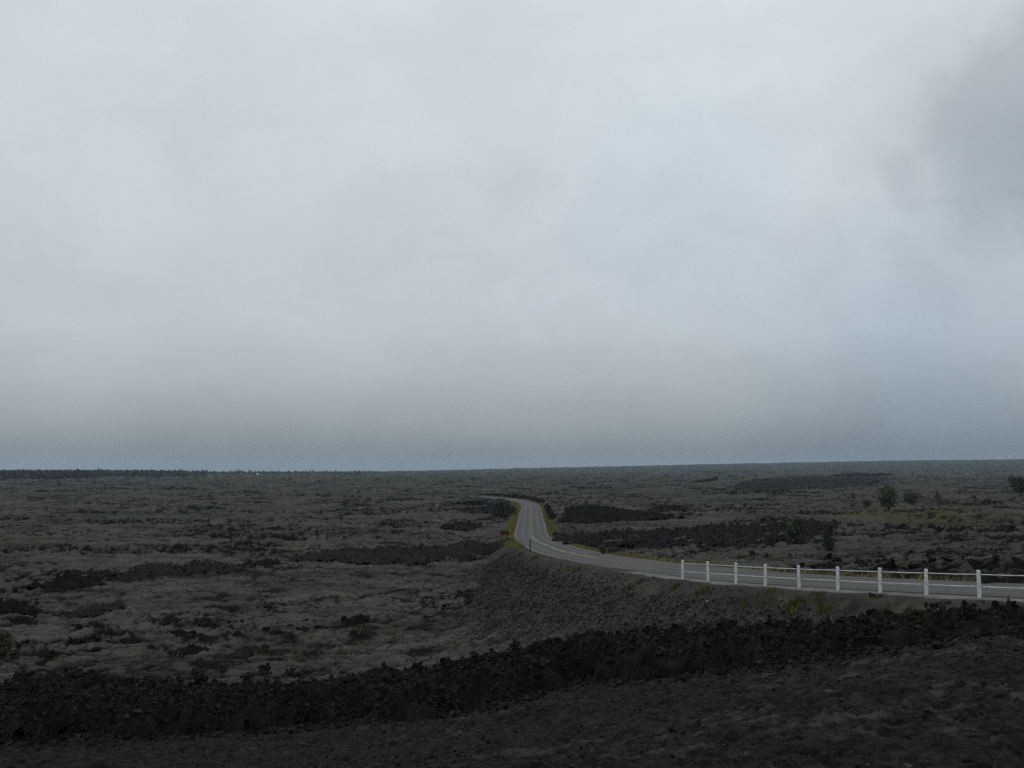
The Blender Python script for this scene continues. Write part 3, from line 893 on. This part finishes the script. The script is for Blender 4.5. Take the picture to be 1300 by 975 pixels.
def loose_stones():
    n = 15000
    th = rng.uniform(-.50, .50, n); rmax = np.interp(th, NEAR_FOOT[:, 0], NEAR_FOOT[:, 1])
    r = 11 + (rmax - 11) * rng.random(n) ** .8
    x, y = r * np.sin(th), r * np.cos(th)
    cl = fbm(x / 3, y / 2, 3, 171)
    m = cl > -.15 + rng.normal(0, .25, n)
    x, y, r = x[m], y[m], r[m]
    z = ground(x, y, False)
    s = .012 * (.06 / .012) ** (rng.random(len(x)) ** 2.6)
    o = link('loose_stones', rocks_mesh('loose_stones', np.stack([x, y, z + s * .2], 1), s, rng, .6), M_STONE)
    tag(o, 'small dark loose stones strewn over the near slope', kind='stuff')
loose_stones()

# ------------------------------------------------------------------ the road
def strip(name, lat0, lat1, z0, z1, i0, i1, mat, parent=None, nl=2, depth=0.0, extra=None):
    idx = np.arange(i0, i1)
    lats = np.linspace(lat0, lat1, nl)
    V, A_ = [], []
    prof = [(l, z0 + (z1 - z0) * (l - lat0) / (lat1 - lat0)) for l in lats]
    if depth: prof = [(lat0 - .04, z0 - depth)] + prof + [(lat1 + .04, z1 - depth)]
    k = len(prof)
    jit = (lambda l, i: extra(l, i)) if extra else (lambda l, i: 0.0)
    for i in idx:
        for l, dz in prof:
            ll = l + jit(l, i)
            V.append((RC[i, 0] + RN[i, 0] * ll, RC[i, 1] + RN[i, 1] * ll, RC[i, 2] + dz)); A_.append(ll)
    a = (np.arange(len(idx) - 1)[:, None] * k + np.arange(k - 1)[None]).ravel()
    q = np.stack([a, a + 1, a + k + 1, a + k], 1)
    me = np_mesh(name, V, q, smooth=False, attrs={'lat': A_})
    return link(name, me, mat, parent)
NR = len(RC)
def ragged(l, i): return .05 * math.sin(i * 1.7 + l) + .04 * math.sin(i * .63 + l * 3) if abs(abs(l) - W / 2) < .1 else 0
road = strip('road', -W / 2, W / 2, 0, 0, 0, NR, M_ROAD, nl=9, depth=.16, extra=ragged)
tag(road, 'worn two lane asphalt road winding away across the lava', kind='structure')
def sidx(y): return int(np.argmin(np.abs(RC[:, 1] - y) + (RC[:, 0] > 60) * 1e3))
# edge lines
strip('edge_line', -W / 2 + .16, -W / 2 + .30, .004, .004, sidx(95), sidx(430), M_LINE, road)
strip('edge_line', W / 2 - .30, W / 2 - .16, .004, .004, sidx(110), sidx(430), M_LINE, road)
# centre: single dashes far away, then solid beside dashes through the bend
strip('centre_line', -.17, -.05, .004, .004, sidx(92), sidx(186), M_YELLOW, road)
i = sidx(98)
while i < sidx(186):
    strip('lane_dash', .07, .19, .004, .004, i, i + 4, M_YELLOW, road); i += 12
i = sidx(190)
while i < sidx(420):
    strip('lane_dash', -.08, .08, .004, .004, i, i + 4, M_YELLOW, road); i += 12
# gravel shoulder under the fence
def gj(l, i): return (.22 * math.sin(i * .9) + .16 * math.sin(i * 2.3 + 1)) if l < -W / 2 - .5 else 0
sh_o = strip('gravel_shoulder', -W / 2 - 1.15, -W / 2 - .05, -.06, -.045, sidx(8), sidx(66), M_GRAVEL, nl=4, depth=.22, extra=gj)
tag(sh_o, 'pale gravel shoulder between the road and the bank under the fence', kind='structure')

# ------------------------------------------------------------------ white fence
fence_root_pos = None
fp = []
all_px = [Vector((p[0], p[1], 0)) for p in posts]
step_v = (all_px[8] - all_px[0]) / 8
all_pos = [all_px[0] + step_v * i for i in range(12)]
for i in range(12):
    v = all_px[i] if i < 9 else all_pos[i]
    q, zr, s = road_query([v.x], [v.y])
    fp.append(Vector((v.x, v.y, float(zr[0]) - .06)))
fence = empty('white_fence', fp[4])
tag(fence, 'white fence of square posts and two thin rails along the road', 'fence')
def post_mesh():
    mb = MB(); h, a, b = 1.02, .060, .057
    prof = [(-.35, a), (h - .05, b), (h - .015, b * .93), (h, b * .72)]
    vs, fs = [], []
    for z, w in prof:
        c = w * .30
        vs += [(-w + c, -w, z), (w - c, -w, z), (w, -w + c, z), (w, w - c, z), (w - c, w, z), (-w + c, w, z), (-w, w - c, z), (-w, -w + c, z)]
    for k in range(len(prof) - 1):
        for j in range(8): fs.append((k * 8 + j, k * 8 + (j + 1) % 8, k * 8 + 8 + (j + 1) % 8, k * 8 + 8 + j))
    fs.append(tuple(range(24, 32))); fs.append(tuple(range(7, -1, -1)))
    mb.add(vs, fs); return mb.mesh('post')
pm = post_mesh(); pm.materials.append(M_WHITE)
ang = math.atan2(step_v.y, step_v.x)
rnd = random.Random(3)
for v in fp:
    o = link('post', pm, None, fence)
    o.location = v - fence.location; o.rotation_euler = (rnd.uniform(-.018, .018), rnd.uniform(-.018, .018), ang + rnd.uniform(-.04, .04))
for i in range(11):
    for hgt in (.86, .42):
        a, b = fp[i] - fence.location, fp[i + 1] - fence.location
        d = (b - a).normalized() * .06
        mb = MB(); path = []
        sag = rnd.uniform(.002, .012)
        for k in range(7):
            t = k / 6
            p = (a + d).lerp(b - d, t) + Vector((0, 0, hgt - sag * 4 * t * (1 - t)))
            path.append(p)
        mb.tube(path, [.019] * 7, 6)
        mb.build('rail', M_WHITE, fence, True)

# ------------------------------------------------------------------ sign and marker post
def on_ground(px, py):
    x, y, _ = hit(px, py)
    return Vector((x, y, float(ground(x, y, False)[0])))
g = on_ground(640.5, 687)
sg = empty('road_sign', g)
tag(sg, 'dark maroon sign board on posts beside the left verge of the road', 'road sign')
mb = MB(); mb.box((0, 0, 1.35), 1.45, .05, .62); mb.build('board', M_SIGN, sg)
mb = MB(); mb.box((0, -.032, 1.35), 1.33, .012, .50); mb.build('panel_face', simple_material('sign_face', (.055, .022, .020), (.072, .030, .027), 3.0), sg)
for sx in (-.42, .52):
    mb = MB(); mb.box((sx, .075, .70), .10, .09, 2.0); mb.build('post', M_DARKPOST, sg)
sg.rotation_euler = (0, 0, math.radians(8))
q = on_ground(673, 699.5)
mp_ = empty('marker_post', q)
tag(mp_, 'slim black marker post at the near edge of the road bend', 'marker post')
hpost = 1.25
mb = MB(); mb.box((0, 0, hpost / 2 - .15), .13, .10, hpost + .3); mb.build('post', M_DARKPOST, mp_)
mb = MB(); mb.box((0, 0, hpost + .02), .16, .13, .05); mb.build('cap', M_DARKPOST, mp_)

# ------------------------------------------------------------------ trees and shrubs
def make_tree(name, label, cat, px, py, hpx, wpx, mat, seed, lean=0.0, dens=1.0, trunk_frac=.25, shape='round', group=None):
    base = on_ground(px, py)
    D = base.y
    h, w = hpx / F * D, wpx / F * D
    r = random.Random(seed)
    root = empty(name, base)
    tag(root, label, cat, group)
    tb = MB()
    tips = []
    ntr = 1 if shape in ('column', 'round') else r.randint(2, 4)
    for t in range(ntr):
        a = r.uniform(0, 2 * PI); sp = 0 if ntr == 1 else w * .18
        top = Vector((math.cos(a) * sp + lean * h, math.sin(a) * sp, h * r.uniform(.72, .88)))
        path = [Vector((math.cos(a) * sp * .15, math.sin(a) * sp * .15, -.15))]
        for k in range(1, 5):
            tt = k / 4
            path.append(top * tt + Vector((r.uniform(-1, 1) * w * .05, r.uniform(-1, 1) * w * .05, 0)) * (1 - tt * .5))
        r0 = max(.035, h * .022)
        tb.tube(path, [r0, r0 * .85, r0 * .65, r0 * .45, r0 * .2], 6)
        for k in range(6):
            tt = r.uniform(trunk_frac, .9); aa = r.uniform(0, 2 * PI)
            j = min(int(tt * 4), 3); p0 = path[j].lerp(path[j + 1], tt * 4 - j)
            ln = w * .42 * r.uniform(.6, 1.1) * (1.15 - .5 * tt)
            p2 = p0 + Vector((math.cos(aa) * ln, math.sin(aa) * ln, ln * r.uniform(.25, .9)))
            pm_ = p0.lerp(p2, .5) + Vector((0, 0, ln * .08))
            tb.tube([p0, pm_, p2], [r0 * .45, r0 * .3, r0 * .12], 5)
            tips += [p2, pm_]
        tips += [path[-1], path[3]]
    tb.build('trunk', M_BARK, root, True)
    # leaf clumps through the crown
    rg = np.random.default_rng(seed)
    ncl = int((26 if shape in ('column', 'mound') else 9) * dens) + 4
    cl = []
    for t in tips: cl.append((t.x, t.y, t.z, r.uniform(.12, .27) * min(w, h)))
    for k in range(ncl):
        if shape == 'column':
            z = rg.uniform(.04, 1) * h; rad = w * .5 * (.55 + .45 * math.sin(z / h * 9 + seed)) * (1.0 if z < h * .8 else .6)
        elif shape == 'mound':
            z = rg.uniform(0, .95) ** .8 * h; rad = w * .5 * math.sqrt(max(0, 1 - (z / h) ** 2))
        else:
            z = h * (trunk_frac + (1 - trunk_frac) * rg.uniform(0, 1)); q_ = (z / h - trunk_frac) / (1 - trunk_frac)
            rad = w * .5 * math.sqrt(max(.05, 1 - (2 * q_ - .9) ** 2))
        a = rg.uniform(0, 2 * PI); rr_ = rad * math.sqrt(rg.uniform(0.05, 1)) * .85
        cl.append((math.cos(a) * rr_ + lean * z, math.sin(a) * rr_, z * .95, rg.uniform(.09, .2) * min(w, h * .9)))
    C, S = np.array([c[:3] for c in cl]), np.array([c[3] for c in cl])
    per = int(30 * dens) + 12
    cc = np.repeat(C, per, 0); ss = np.repeat(S, per)
    off = rg.normal(0, .5, (len(cc), 3)) * ss[:, None]
    cen = cc + off; cen[:, 2] = np.maximum(cen[:, 2], .03)
    ls = np.clip(ss * rg.uniform(.16, .36, len(cc)), .05, .32)
    a1 = rg.normal(size=(len(cc), 3)); a1 /= np.linalg.norm(a1, axis=1)[:, None]
    a2 = np.cross(a1, rg.normal(size=(len(cc), 3))); a2 /= np.linalg.norm(a2, axis=1)[:, None]
    V = np.stack([cen - a1 * ls[:, None], cen + a2 * ls[:, None] * .55, cen + a1 * ls[:, None], cen - a2 * ls[:, None] * .55], 1).reshape(-1, 3)
    Q = np.arange(len(V)).reshape(-1, 4)
    link('crown' if cat == 'tree' else 'foliage', np_mesh('crown', V, Q), mat, root)
    return root

make_tree('shrub', 'round dark green shrub beside the left verge of the road', 'shrub', 636, 657, 20, 25, M_LEAF, 11, shape='mound', dens=2.2)
make_tree('tree', 'column shaped dark green tree standing in front of the black lava behind the fence', 'tree', 1050.5, 699, 36, 18, M_LEAF, 12, lean=.03, shape='column', dens=3.6)
make_tree('tree', 'sparse grey green tree left of the column shaped tree behind the fence', 'tree', 1013, 692, 35, 27, M_LEAF, 13, dens=1.7, trunk_frac=.15, shape='multi')
make_tree('dry_shrub', 'dry brown twiggy shrub in front of the longest black lava flow', 'shrub', 806, 696, 15, 22, M_DEAD, 14, shape='mound', dens=1.3)
make_tree('shrub', 'pale green upright shrub on the right verge of the road', 'shrub', 764, 704, 15, 11, M_LEAF2, 15, shape='multi', dens=.9, trunk_frac=.1)
make_tree('shrub', 'low olive shrub beside the upright one on the right verge', 'shrub', 777, 704, 8, 14, M_LEAF2, 16, shape='mound', dens=1.0)
make_tree('shrub', 'low yellow green shrub left of the dry brown shrub', 'shrub', 787, 697, 5, 13, M_TUFT, 17, shape='mound', dens=.8)
TG = 'trees of the clump on the right plain'
make_tree('tree', 'leftmost thin tree of the clump on the right plain', 'tree', 1084, 646, 21, 10, M_LEAF, 21, group=TG, dens=1.0, trunk_frac=.2)
make_tree('shrub', 'pale low shrub between the thin tree and the biggest tree of the clump', 'shrub', 1101, 650, 12, 12, M_LEAF2, 22, group=TG, dens=1.0, shape='mound')
make_tree('tree', 'biggest broad tree of the clump on the right plain', 'tree', 1128, 651, 35, 24, M_LEAF2, 23, group=TG, dens=1.5, trunk_frac=.22, shape='multi')
make_tree('tree', 'wide low bushy tree right of the biggest tree of the clump', 'tree', 1159, 641, 16, 23, M_LEAF2, 24, group=TG, dens=1.5, trunk_frac=.1, shape='multi')
make_tree('tree', 'tall narrow two tiered tree at the right end of the clump', 'tree', 1193, 645, 26, 11, M_LEAF2, 25, lean=-.1, group=TG, dens=1.3, trunk_frac=.15)
make_tree('shrub', 'tiny thin sapling in front of the clump', 'shrub', 1172, 652, 13, 4, M_LEAF, 26, group=TG, dens=.5, shape='column')
make_tree('shrub', 'small pale sapling right of the two tiered tree', 'shrub', 1212, 639, 8, 6, M_LEAF2, 27, dens=.6, shape='mound')
make_tree('shrub', 'small dark conical shrub standing alone on the right plain', 'shrub', 1237, 636, 9, 6, M_LEAF, 28, dens=.9, shape='mound')
make_tree('shrub', 'thin sapling left of the tree at the right border', 'shrub', 1274, 631, 8, 4, M_LEAF2, 29, dens=.6, shape='column')
make_tree('tree', 'broad dark tree cut by the right border', 'tree', 1297, 635, 23, 26, M_LEAF, 30, dens=1.6, trunk_frac=.12, shape='multi')
make_tree('shrub', 'pale green shrub cut by the left border', 'shrub', 3, 834, 35, 27, M_LEAF2, 31, dens=1.8, shape='mound')
make_tree('shrub', 'lone small shrub far out on the left plain', 'shrub', 75, 620, 5, 8, M_LEAF2, 32, dens=.7, shape='mound')
make_tree('tree', 'olive tree at the left end of the broad far flow', 'tree', 955, 621, 9, 9, M_LEAF2, 33, dens=.7, trunk_frac=.15)
make_tree('tree', 'small dark tree right of the broad far flow', 'tree', 1104, 620, 7, 10, M_LEAF, 34, dens=.8, trunk_frac=.1)
make_tree('shrub', 'bushy dark shrub on the right side of the road bend', 'shrub', 1060, 655, 5, 8, M_LEAF, 35, dens=.6, shape='mound')['label'] = 'little dark shrub left of the tree clump on the right plain'

# ------------------------------------------------------------------ far woods
def far_trees(name, label, spots, hh, seed):
    rg = np.random.default_rng(seed)
    x, y = spots[:, 0], spots[:, 1]
    z = ground(x, y, False)
    C, S = [], []
    for i in range(len(x)):
        h = hh[i]
        m = rg.integers(3, 6)
        for k in range(m):
            t = (k + .6) / m
            C.append((x[i] + rg.normal(0, h * .12), y[i] + rg.normal(0, h * .12), z[i] + h * t * .92)); S.append(h * .24 * (1.25 - .75 * t) * rg.uniform(.75, 1.3))
    o = link(name, rocks_mesh(name, np.array(C), np.array(S), rg, 1.0, .45), M_FOREST)
    tag(o, label, kind='stuff')
def spots_px(a, b, n, d0, d1, rg):
    px = rg.uniform(a, b, n); D = rg.uniform(d0, d1, n)
    return np.stack([(px - 650) / F * D, D], 1)
rg = np.random.default_rng(5)
s = []
for k in range(3000):
    px = rg.uniform(-90, 262)
    front = 1150 + max(0, px) * 2.3 + 70 * math.sin(px * .05)
    D = front + (2300 - front) * rg.random() ** 1.3 if front < 2300 else None
    if D and not (px > 120 and rg.random() < (px - 120) / 150): s.append(((px - 650) / F * D, D))
s = np.array(s)
far_trees('forest', 'dark forest edge along the horizon at the far left', s, rg.uniform(7.5, 11.5, len(s)), 6)
s = spots_px(225, 480, 420, 2300, 3000, rg)
far_trees('treeline', 'ragged line of tiny trees on the horizon left of centre', s, np.clip(rg.normal(6, 2.2, len(s)), 3, 12), 7)
s = spots_px(560, 1420, 1500, 3300, 6200, rg)
far_trees('woods', 'hazy wooded slope along the horizon on the right', s, rg.uniform(3, 6, len(s)), 8)
s = spots_px(880, 960, 120, 2300, 2600, rg)
far_trees('treeline', 'dark strip of far trees below the hazy slope right of centre', s, rg.uniform(3, 5.5, len(s)), 9)

# ------------------------------------------------------------------ grass
def blades(name, label, x, y, hgt, mat, seed, per=6, spread=.16, parent=None, kind='stuff', origin=None):
    rg = np.random.default_rng(seed)
    z = ground(x, y, False)
    n = len(x) * per
    bx, by, bz = np.repeat(x, per) + rg.normal(0, spread, n), np.repeat(y, per) + rg.normal(0, spread, n), np.repeat(z, per)
    h = np.repeat(hgt, per) * rg.uniform(.5, 1.15, n)
    a = rg.uniform(0, 2 * PI, n); wd = h * rg.uniform(.08, .16, n)
    lx, ly = rg.normal(0, .35, n) * h, rg.normal(0, .35, n) * h
    V = np.stack([np.stack([bx - np.cos(a) * wd, by - np.sin(a) * wd, bz - .05], 1), np.stack([bx + np.cos(a) * wd, by + np.sin(a) * wd, bz - .05], 1), np.stack([bx + lx, by + ly, bz + h], 1)], 1).reshape(-1, 3)
    if origin is not None: V = V - np.array(origin)
    return np_mesh(name, V, np.arange(len(V)).reshape(-1, 3))
def verge(side, s0, s1, n, w0, w1, seed):
    rg = np.random.default_rng(seed)
    s = rg.uniform(s0, s1, n); j = np.clip(np.searchsorted(RS, s), 0, NR - 1)
    lat = side * (W / 2 + w0 + (w1 - w0) * rg.random(n) ** 1.5)
    x, y = RC[j, 0] + RN[j, 0] * lat, RC[j, 1] + RN[j, 1] * lat
    m = fbm(x / 5, y / 9, 2, seed) > rg.normal(-.5, .25, n)
    return x[m], y[m]
def s_at(y): return RS[sidx(y)]
x1, y1 = verge(-1, s_at(140), s_at(400), 7000, .12, 2.0, 301)
x2, y2 = verge(1, s_at(70), s_at(390), 7500, .12, 2.3, 302)
x3, y3 = verge(1, s_at(30), s_at(80), 260, .2, 1.2, 303)
x, y = np.concatenate([x1, x2, x3]), np.concatenate([y1, y2, y3])
o = link('verge_grass', blades('verge_grass', '', x, y, np.random.default_rng(9).uniform(.16, .42, len(x)), M_GRASS, 304), M_GRASS)
tag(o, 'dry yellow grass growing along both road verges', kind='stuff')

def tuft(px, py, wpx, hpx, label, seed):
    b = on_ground(px, py); D = b.y
    rg = np.random.default_rng(seed); n = 44
    sx = min(wpx / F * D * .22, .16)
    x, y = b.x + rg.normal(0, sx, n), b.y + rg.normal(0, min(sx, .18), n)
    o = link('grass_tuft', blades('grass_tuft', '', x, y, np.clip(rg.normal(.55, .2, n), .2, 1.0) * hpx / F * D, M_TUFT, seed, 7, .06, origin=b), M_TUFT)
    o.location = b
    tag(o, label, 'grass tuft', 'yellow green tufts on the road bank')
TUFTS = [(733, 724, 18, 6, 'yellow green tuft alone high on the rubble slope left of the fence'),
 (613, 750, 20, 4, 'flat yellow green tuft at the foot of the rubble slope'),
 (679, 709, 18, 6, 'grass tuft just below the black marker post'),
 (661, 705, 11, 6, 'small grass tuft left of the one below the marker post'),
 (813, 738, 16, 5, 'grass tuft on the bank left of the first fence post'),
 (858, 746, 16, 7, 'grass tuft below the first fence post'),
 (893, 752, 16, 8, 'grass tuft below the second fence post'),
 (977, 752, 18, 6, 'grass tuft below the fourth fence post'),
 (1009, 772, 22, 14, 'brightest yellow tuft on the bank above the black ridge'),
 (1046, 776, 17, 10, 'tuft right of the brightest yellow tuft above the ridge'),
 (1041, 757, 14, 6, 'green tuft under the fence between fifth and sixth posts'),
 (970, 768, 18, 6, 'pale tuft left of the brightest yellow tuft'),
 (945, 770, 14, 6, 'sparse tuft left of the pale tuft on the bank'),
 (1117, 757, 12, 5, 'small tuft at the foot of the seventh fence post'),
 (1243, 760, 10, 4, 'small tuft at the foot of the ninth fence post'),
 (1118, 779, 30, 7, 'wide low tuft patch on the bank below the seventh fence post'),
 (1155, 776, 16, 6, 'orange brown tuft on the bank left of the ridge hump')]
for i, (a, b, c, d_, lab) in enumerate(TUFTS): tuft(a, b, c, d_, lab, 400 + i)
# thin scrub sprigs on the plain
rg = np.random.default_rng(12)
xs, ys = [], []
for px, py, sx, sy, n in [(1185, 652, 55, 5, 420), (1130, 652, 30, 4, 220), (1100, 650, 25, 4, 120), (1245, 658, 30, 4, 120), (470, 780, 120, 25, 60), (100, 800, 90, 30, 40), (450, 835, 90, 8, 40), (790, 700, 40, 4, 60), (900, 705, 60, 6, 60)]:
    for k in range(n):
        h_ = hit(rg.normal(px, sx), min(rg.normal(py, sy), 845)); xs.append(h_[0]); ys.append(h_[1])
xs, ys = np.array(xs), np.array(ys)
o = link('scrub_grass', blades('scrub_grass', '', xs, ys, rg.uniform(.2, .5, len(xs)), M_TUFT, 305, 6, .2), M_TUFT)
tag(o, 'thin yellow green scrub scattered over the lava plain', kind='stuff')

# ------------------------------------------------------------------ bleached wood, boulders, small pale things
def surface_hit(px, py, d0=60, d1=400):
    v = pdir(px, py)
    D = np.exp(np.linspace(math.log(d0), math.log(d1), 1600)); x, z = v.x / v.y * D, ZC + v.z / v.y * D
    top = ground(x, D, False)
    for f_ in FLOWS:
        sd_, pr, h = flow_height(x, D, f_)
        top = np.where(sd_ > 0, top + h, top)
    k = np.nonzero(z < top)[0]; i = k[0] if len(k) else len(D) - 1
    return Vector((x[i], D[i], top[i]))
def log(px, py, lpx, rot, label, seed, fork=True):
    b = surface_hit(px, py); zz = b.z
    ln = lpx / F * b.y
    r = random.Random(seed); ca, sa_ = math.cos(rot), math.sin(rot)
    root = empty('dead_branch', (b.x, b.y, zz + .12)); tag(root, label, 'dead branch', 'bleached wood lying on the lava')
    P_ = lambda t, side, up: Vector((ca * (t - .5) * ln + -sa_ * side, sa_ * (t - .5) * ln * .6 + ca * side, up))
    path = [P_(0, 0, .05), P_(.3, r.uniform(-.15, .15), .18), P_(.65, r.uniform(-.2, .2), .26), P_(1, 0, .14)]
    mb = MB(); mb.tube(path, [.10, .09, .07, .04], 7); mb.build('trunk', M_BLEACH, root, True)
    if fork:
        for t in (1, 2):
            mb = MB(); p = path[t]; e = p + Vector((ca * ln * .28, r.uniform(-.3, .3), ln * r.uniform(.08, .22)))
            mb.tube([p, p.lerp(e, .5) + Vector((0, 0, .05)), e], [.07, .05, .025], 6); mb.build('limb', M_BLEACH, root, True)
log(781, 691, 30, .02, 'long straight bleached trunk lying left of the dry brown shrub', 1, False)
log(864, 687, 16, -.5, 'bleached forked branch lying on the longest black flow', 2)
log(878, 689, 9, .1, 'short bleached branch right of the forked one', 3, False)
log(969, 670, 9, .4, 'tan broken branch at the top of the longest flow', 4)
log(994, 681, 12, .1, 'bleached branch left of the sparse grey green tree', 5)
log(966, 689, 10, .3, 'bleached branch low at the edge of the longest flow', 6)
log(975, 682, 8, .2, 'small bleached stick between two branches on the longest flow', 7, False)

def boulder(px, py, spx, label, seed, tall=1.0):
    v = pdir(px, py)
    # stand it on the ridge's surface along that sight line
    D = np.linspace(24, 66, 500); x, z = v.x / v.y * D, ZC + v.z / v.y * D
    sd_, pr, h = flow_height(x, D, ridge_fl)
    g_ = ground(x, D, False) + np.where(sd_ > 0, h, 0)
    k = np.nonzero(z < g_)[0]
    i = k[0] if len(k) else len(D) - 1
    s = spx / F * D[i] * .5
    rg = np.random.default_rng(seed)
    # a lumpy jagged block: several fused knobs
    C = np.concatenate([[(0, 0, 0)], rg.normal(0, .5, (26, 3)) * np.array([1, 1, tall])]) * s
    S = np.concatenate([[.7], rg.uniform(.14, .42, 26)]) * s
    me = rocks_mesh('lava_boulder', C, S, rg, tall, .4, True)
    o = link('lava_boulder', me, M_AA); o.location = (x[i], D[i], g_[i] + s * .35 * tall)
    tag(o, label, 'boulder', 'jagged boulders on the ridge')
BOULD = [(336, 856, 15, 'upright black lava pinnacle standing highest on the ridge crest at left', 1.5), (312, 861, 13, 'squat black block left of the highest pinnacle', .9),
 (253, 866, 17, 'dark leaning block on the crest midway between left border and pinnacle', 1.3), (92, 862, 20, 'rounded black hump on the ridge crest near the left border', .9),
 (48, 866, 17, 'black block on the ridge crest closest to the left border', .9), (370, 857, 11, 'small black knob right of the highest pinnacle', 1.1), (172, 868, 11, 'small knob on the low dip of the crest', 1.0),
 (1186, 775, 17, 'broad black lava mass forming the highest hump on the right', .8), (1228, 778, 14, 'second black lava mass right of the highest right hump', .8),
 (655, 822, 13, 'black knob on the ridge crest near the middle', .9)]
for i, (a, b, c, lab, tl) in enumerate(BOULD): boulder(a, b, c, lab, 520 + i, tl)

def pale_stone(px, py, spx, label, seed, tall=.8, name='pale_stone'):
    b = on_ground(px, py); s = spx / F * b.y * .5
    rg = np.random.default_rng(seed)
    C = np.concatenate([[(0, 0, 0)], rg.normal(0, .3, (3, 3))]) * s; S = np.array([.9, .6, .5, .5]) * s
    o = link(name, rocks_mesh(name, C, S, rg, tall, .2, True), M_PALE); o.location = b + Vector((0, 0, s * .5 * tall))
    tag(o, label, 'stone')
pale_stone(898, 767, 3.2, 'tiny white stone on the rubble below the second fence post', 1)
pale_stone(1190, 775, 3.6, 'small pinkish pale stone at the left edge of the highest right hump', 2)

def hut(px, py, w, label, seed):
    D = 2250.0
    x = (px - 650) / F * D
    z = float(ground([x], [D], False)[0])
    root = empty('white_hut', (x, D, z)); tag(root, label, 'hut', 'white specks far out on the left plain')
    mb = MB(); mb.box((0, 0, 1.2), w, w * .8, 3.2); mb.build('wall', M_WALL, root)
    mb = MB(); a, b_ = w * .56, w * .46
    mb.add([(-a, -b_, 2.75), (a, -b_, 2.75), (a, b_, 2.75), (-a, b_, 2.75), (-a, 0, 3.7), (a, 0, 3.7)], [(0, 1, 5, 4), (2, 3, 4, 5), (0, 4, 3), (1, 2, 5), (3, 2, 1, 0)])
    mb.build('roof', M_WALL, root)
hut(308, 601, 1.8, 'smaller left one of two white specks under the horizon at left', 1)
hut(328, 602, 3.2, 'larger right one of two white specks under the horizon at left', 2)

# ------------------------------------------------------------------ haze
hz = bpy.data.materials.new('haze'); hz.use_nodes = True
ht = hz.node_tree; ht.nodes.clear()
ho = N(ht, 'ShaderNodeOutputMaterial'); hv = N(ht, 'ShaderNodeVolumePrincipled')
hv.inputs['Color'].default_value = (.66, .83, 1.0, 1)
hv.inputs['Density'].default_value = 6e-5
ht.links.new(hv.outputs[0], ho.inputs['Volume'])
mb = MB(); mb.box((0, 0, 20), 27000, 27000, 160); ho_ = mb.build('haze', hz)
tag(ho_, 'thin blue grey haze over the whole plain', kind='stuff')
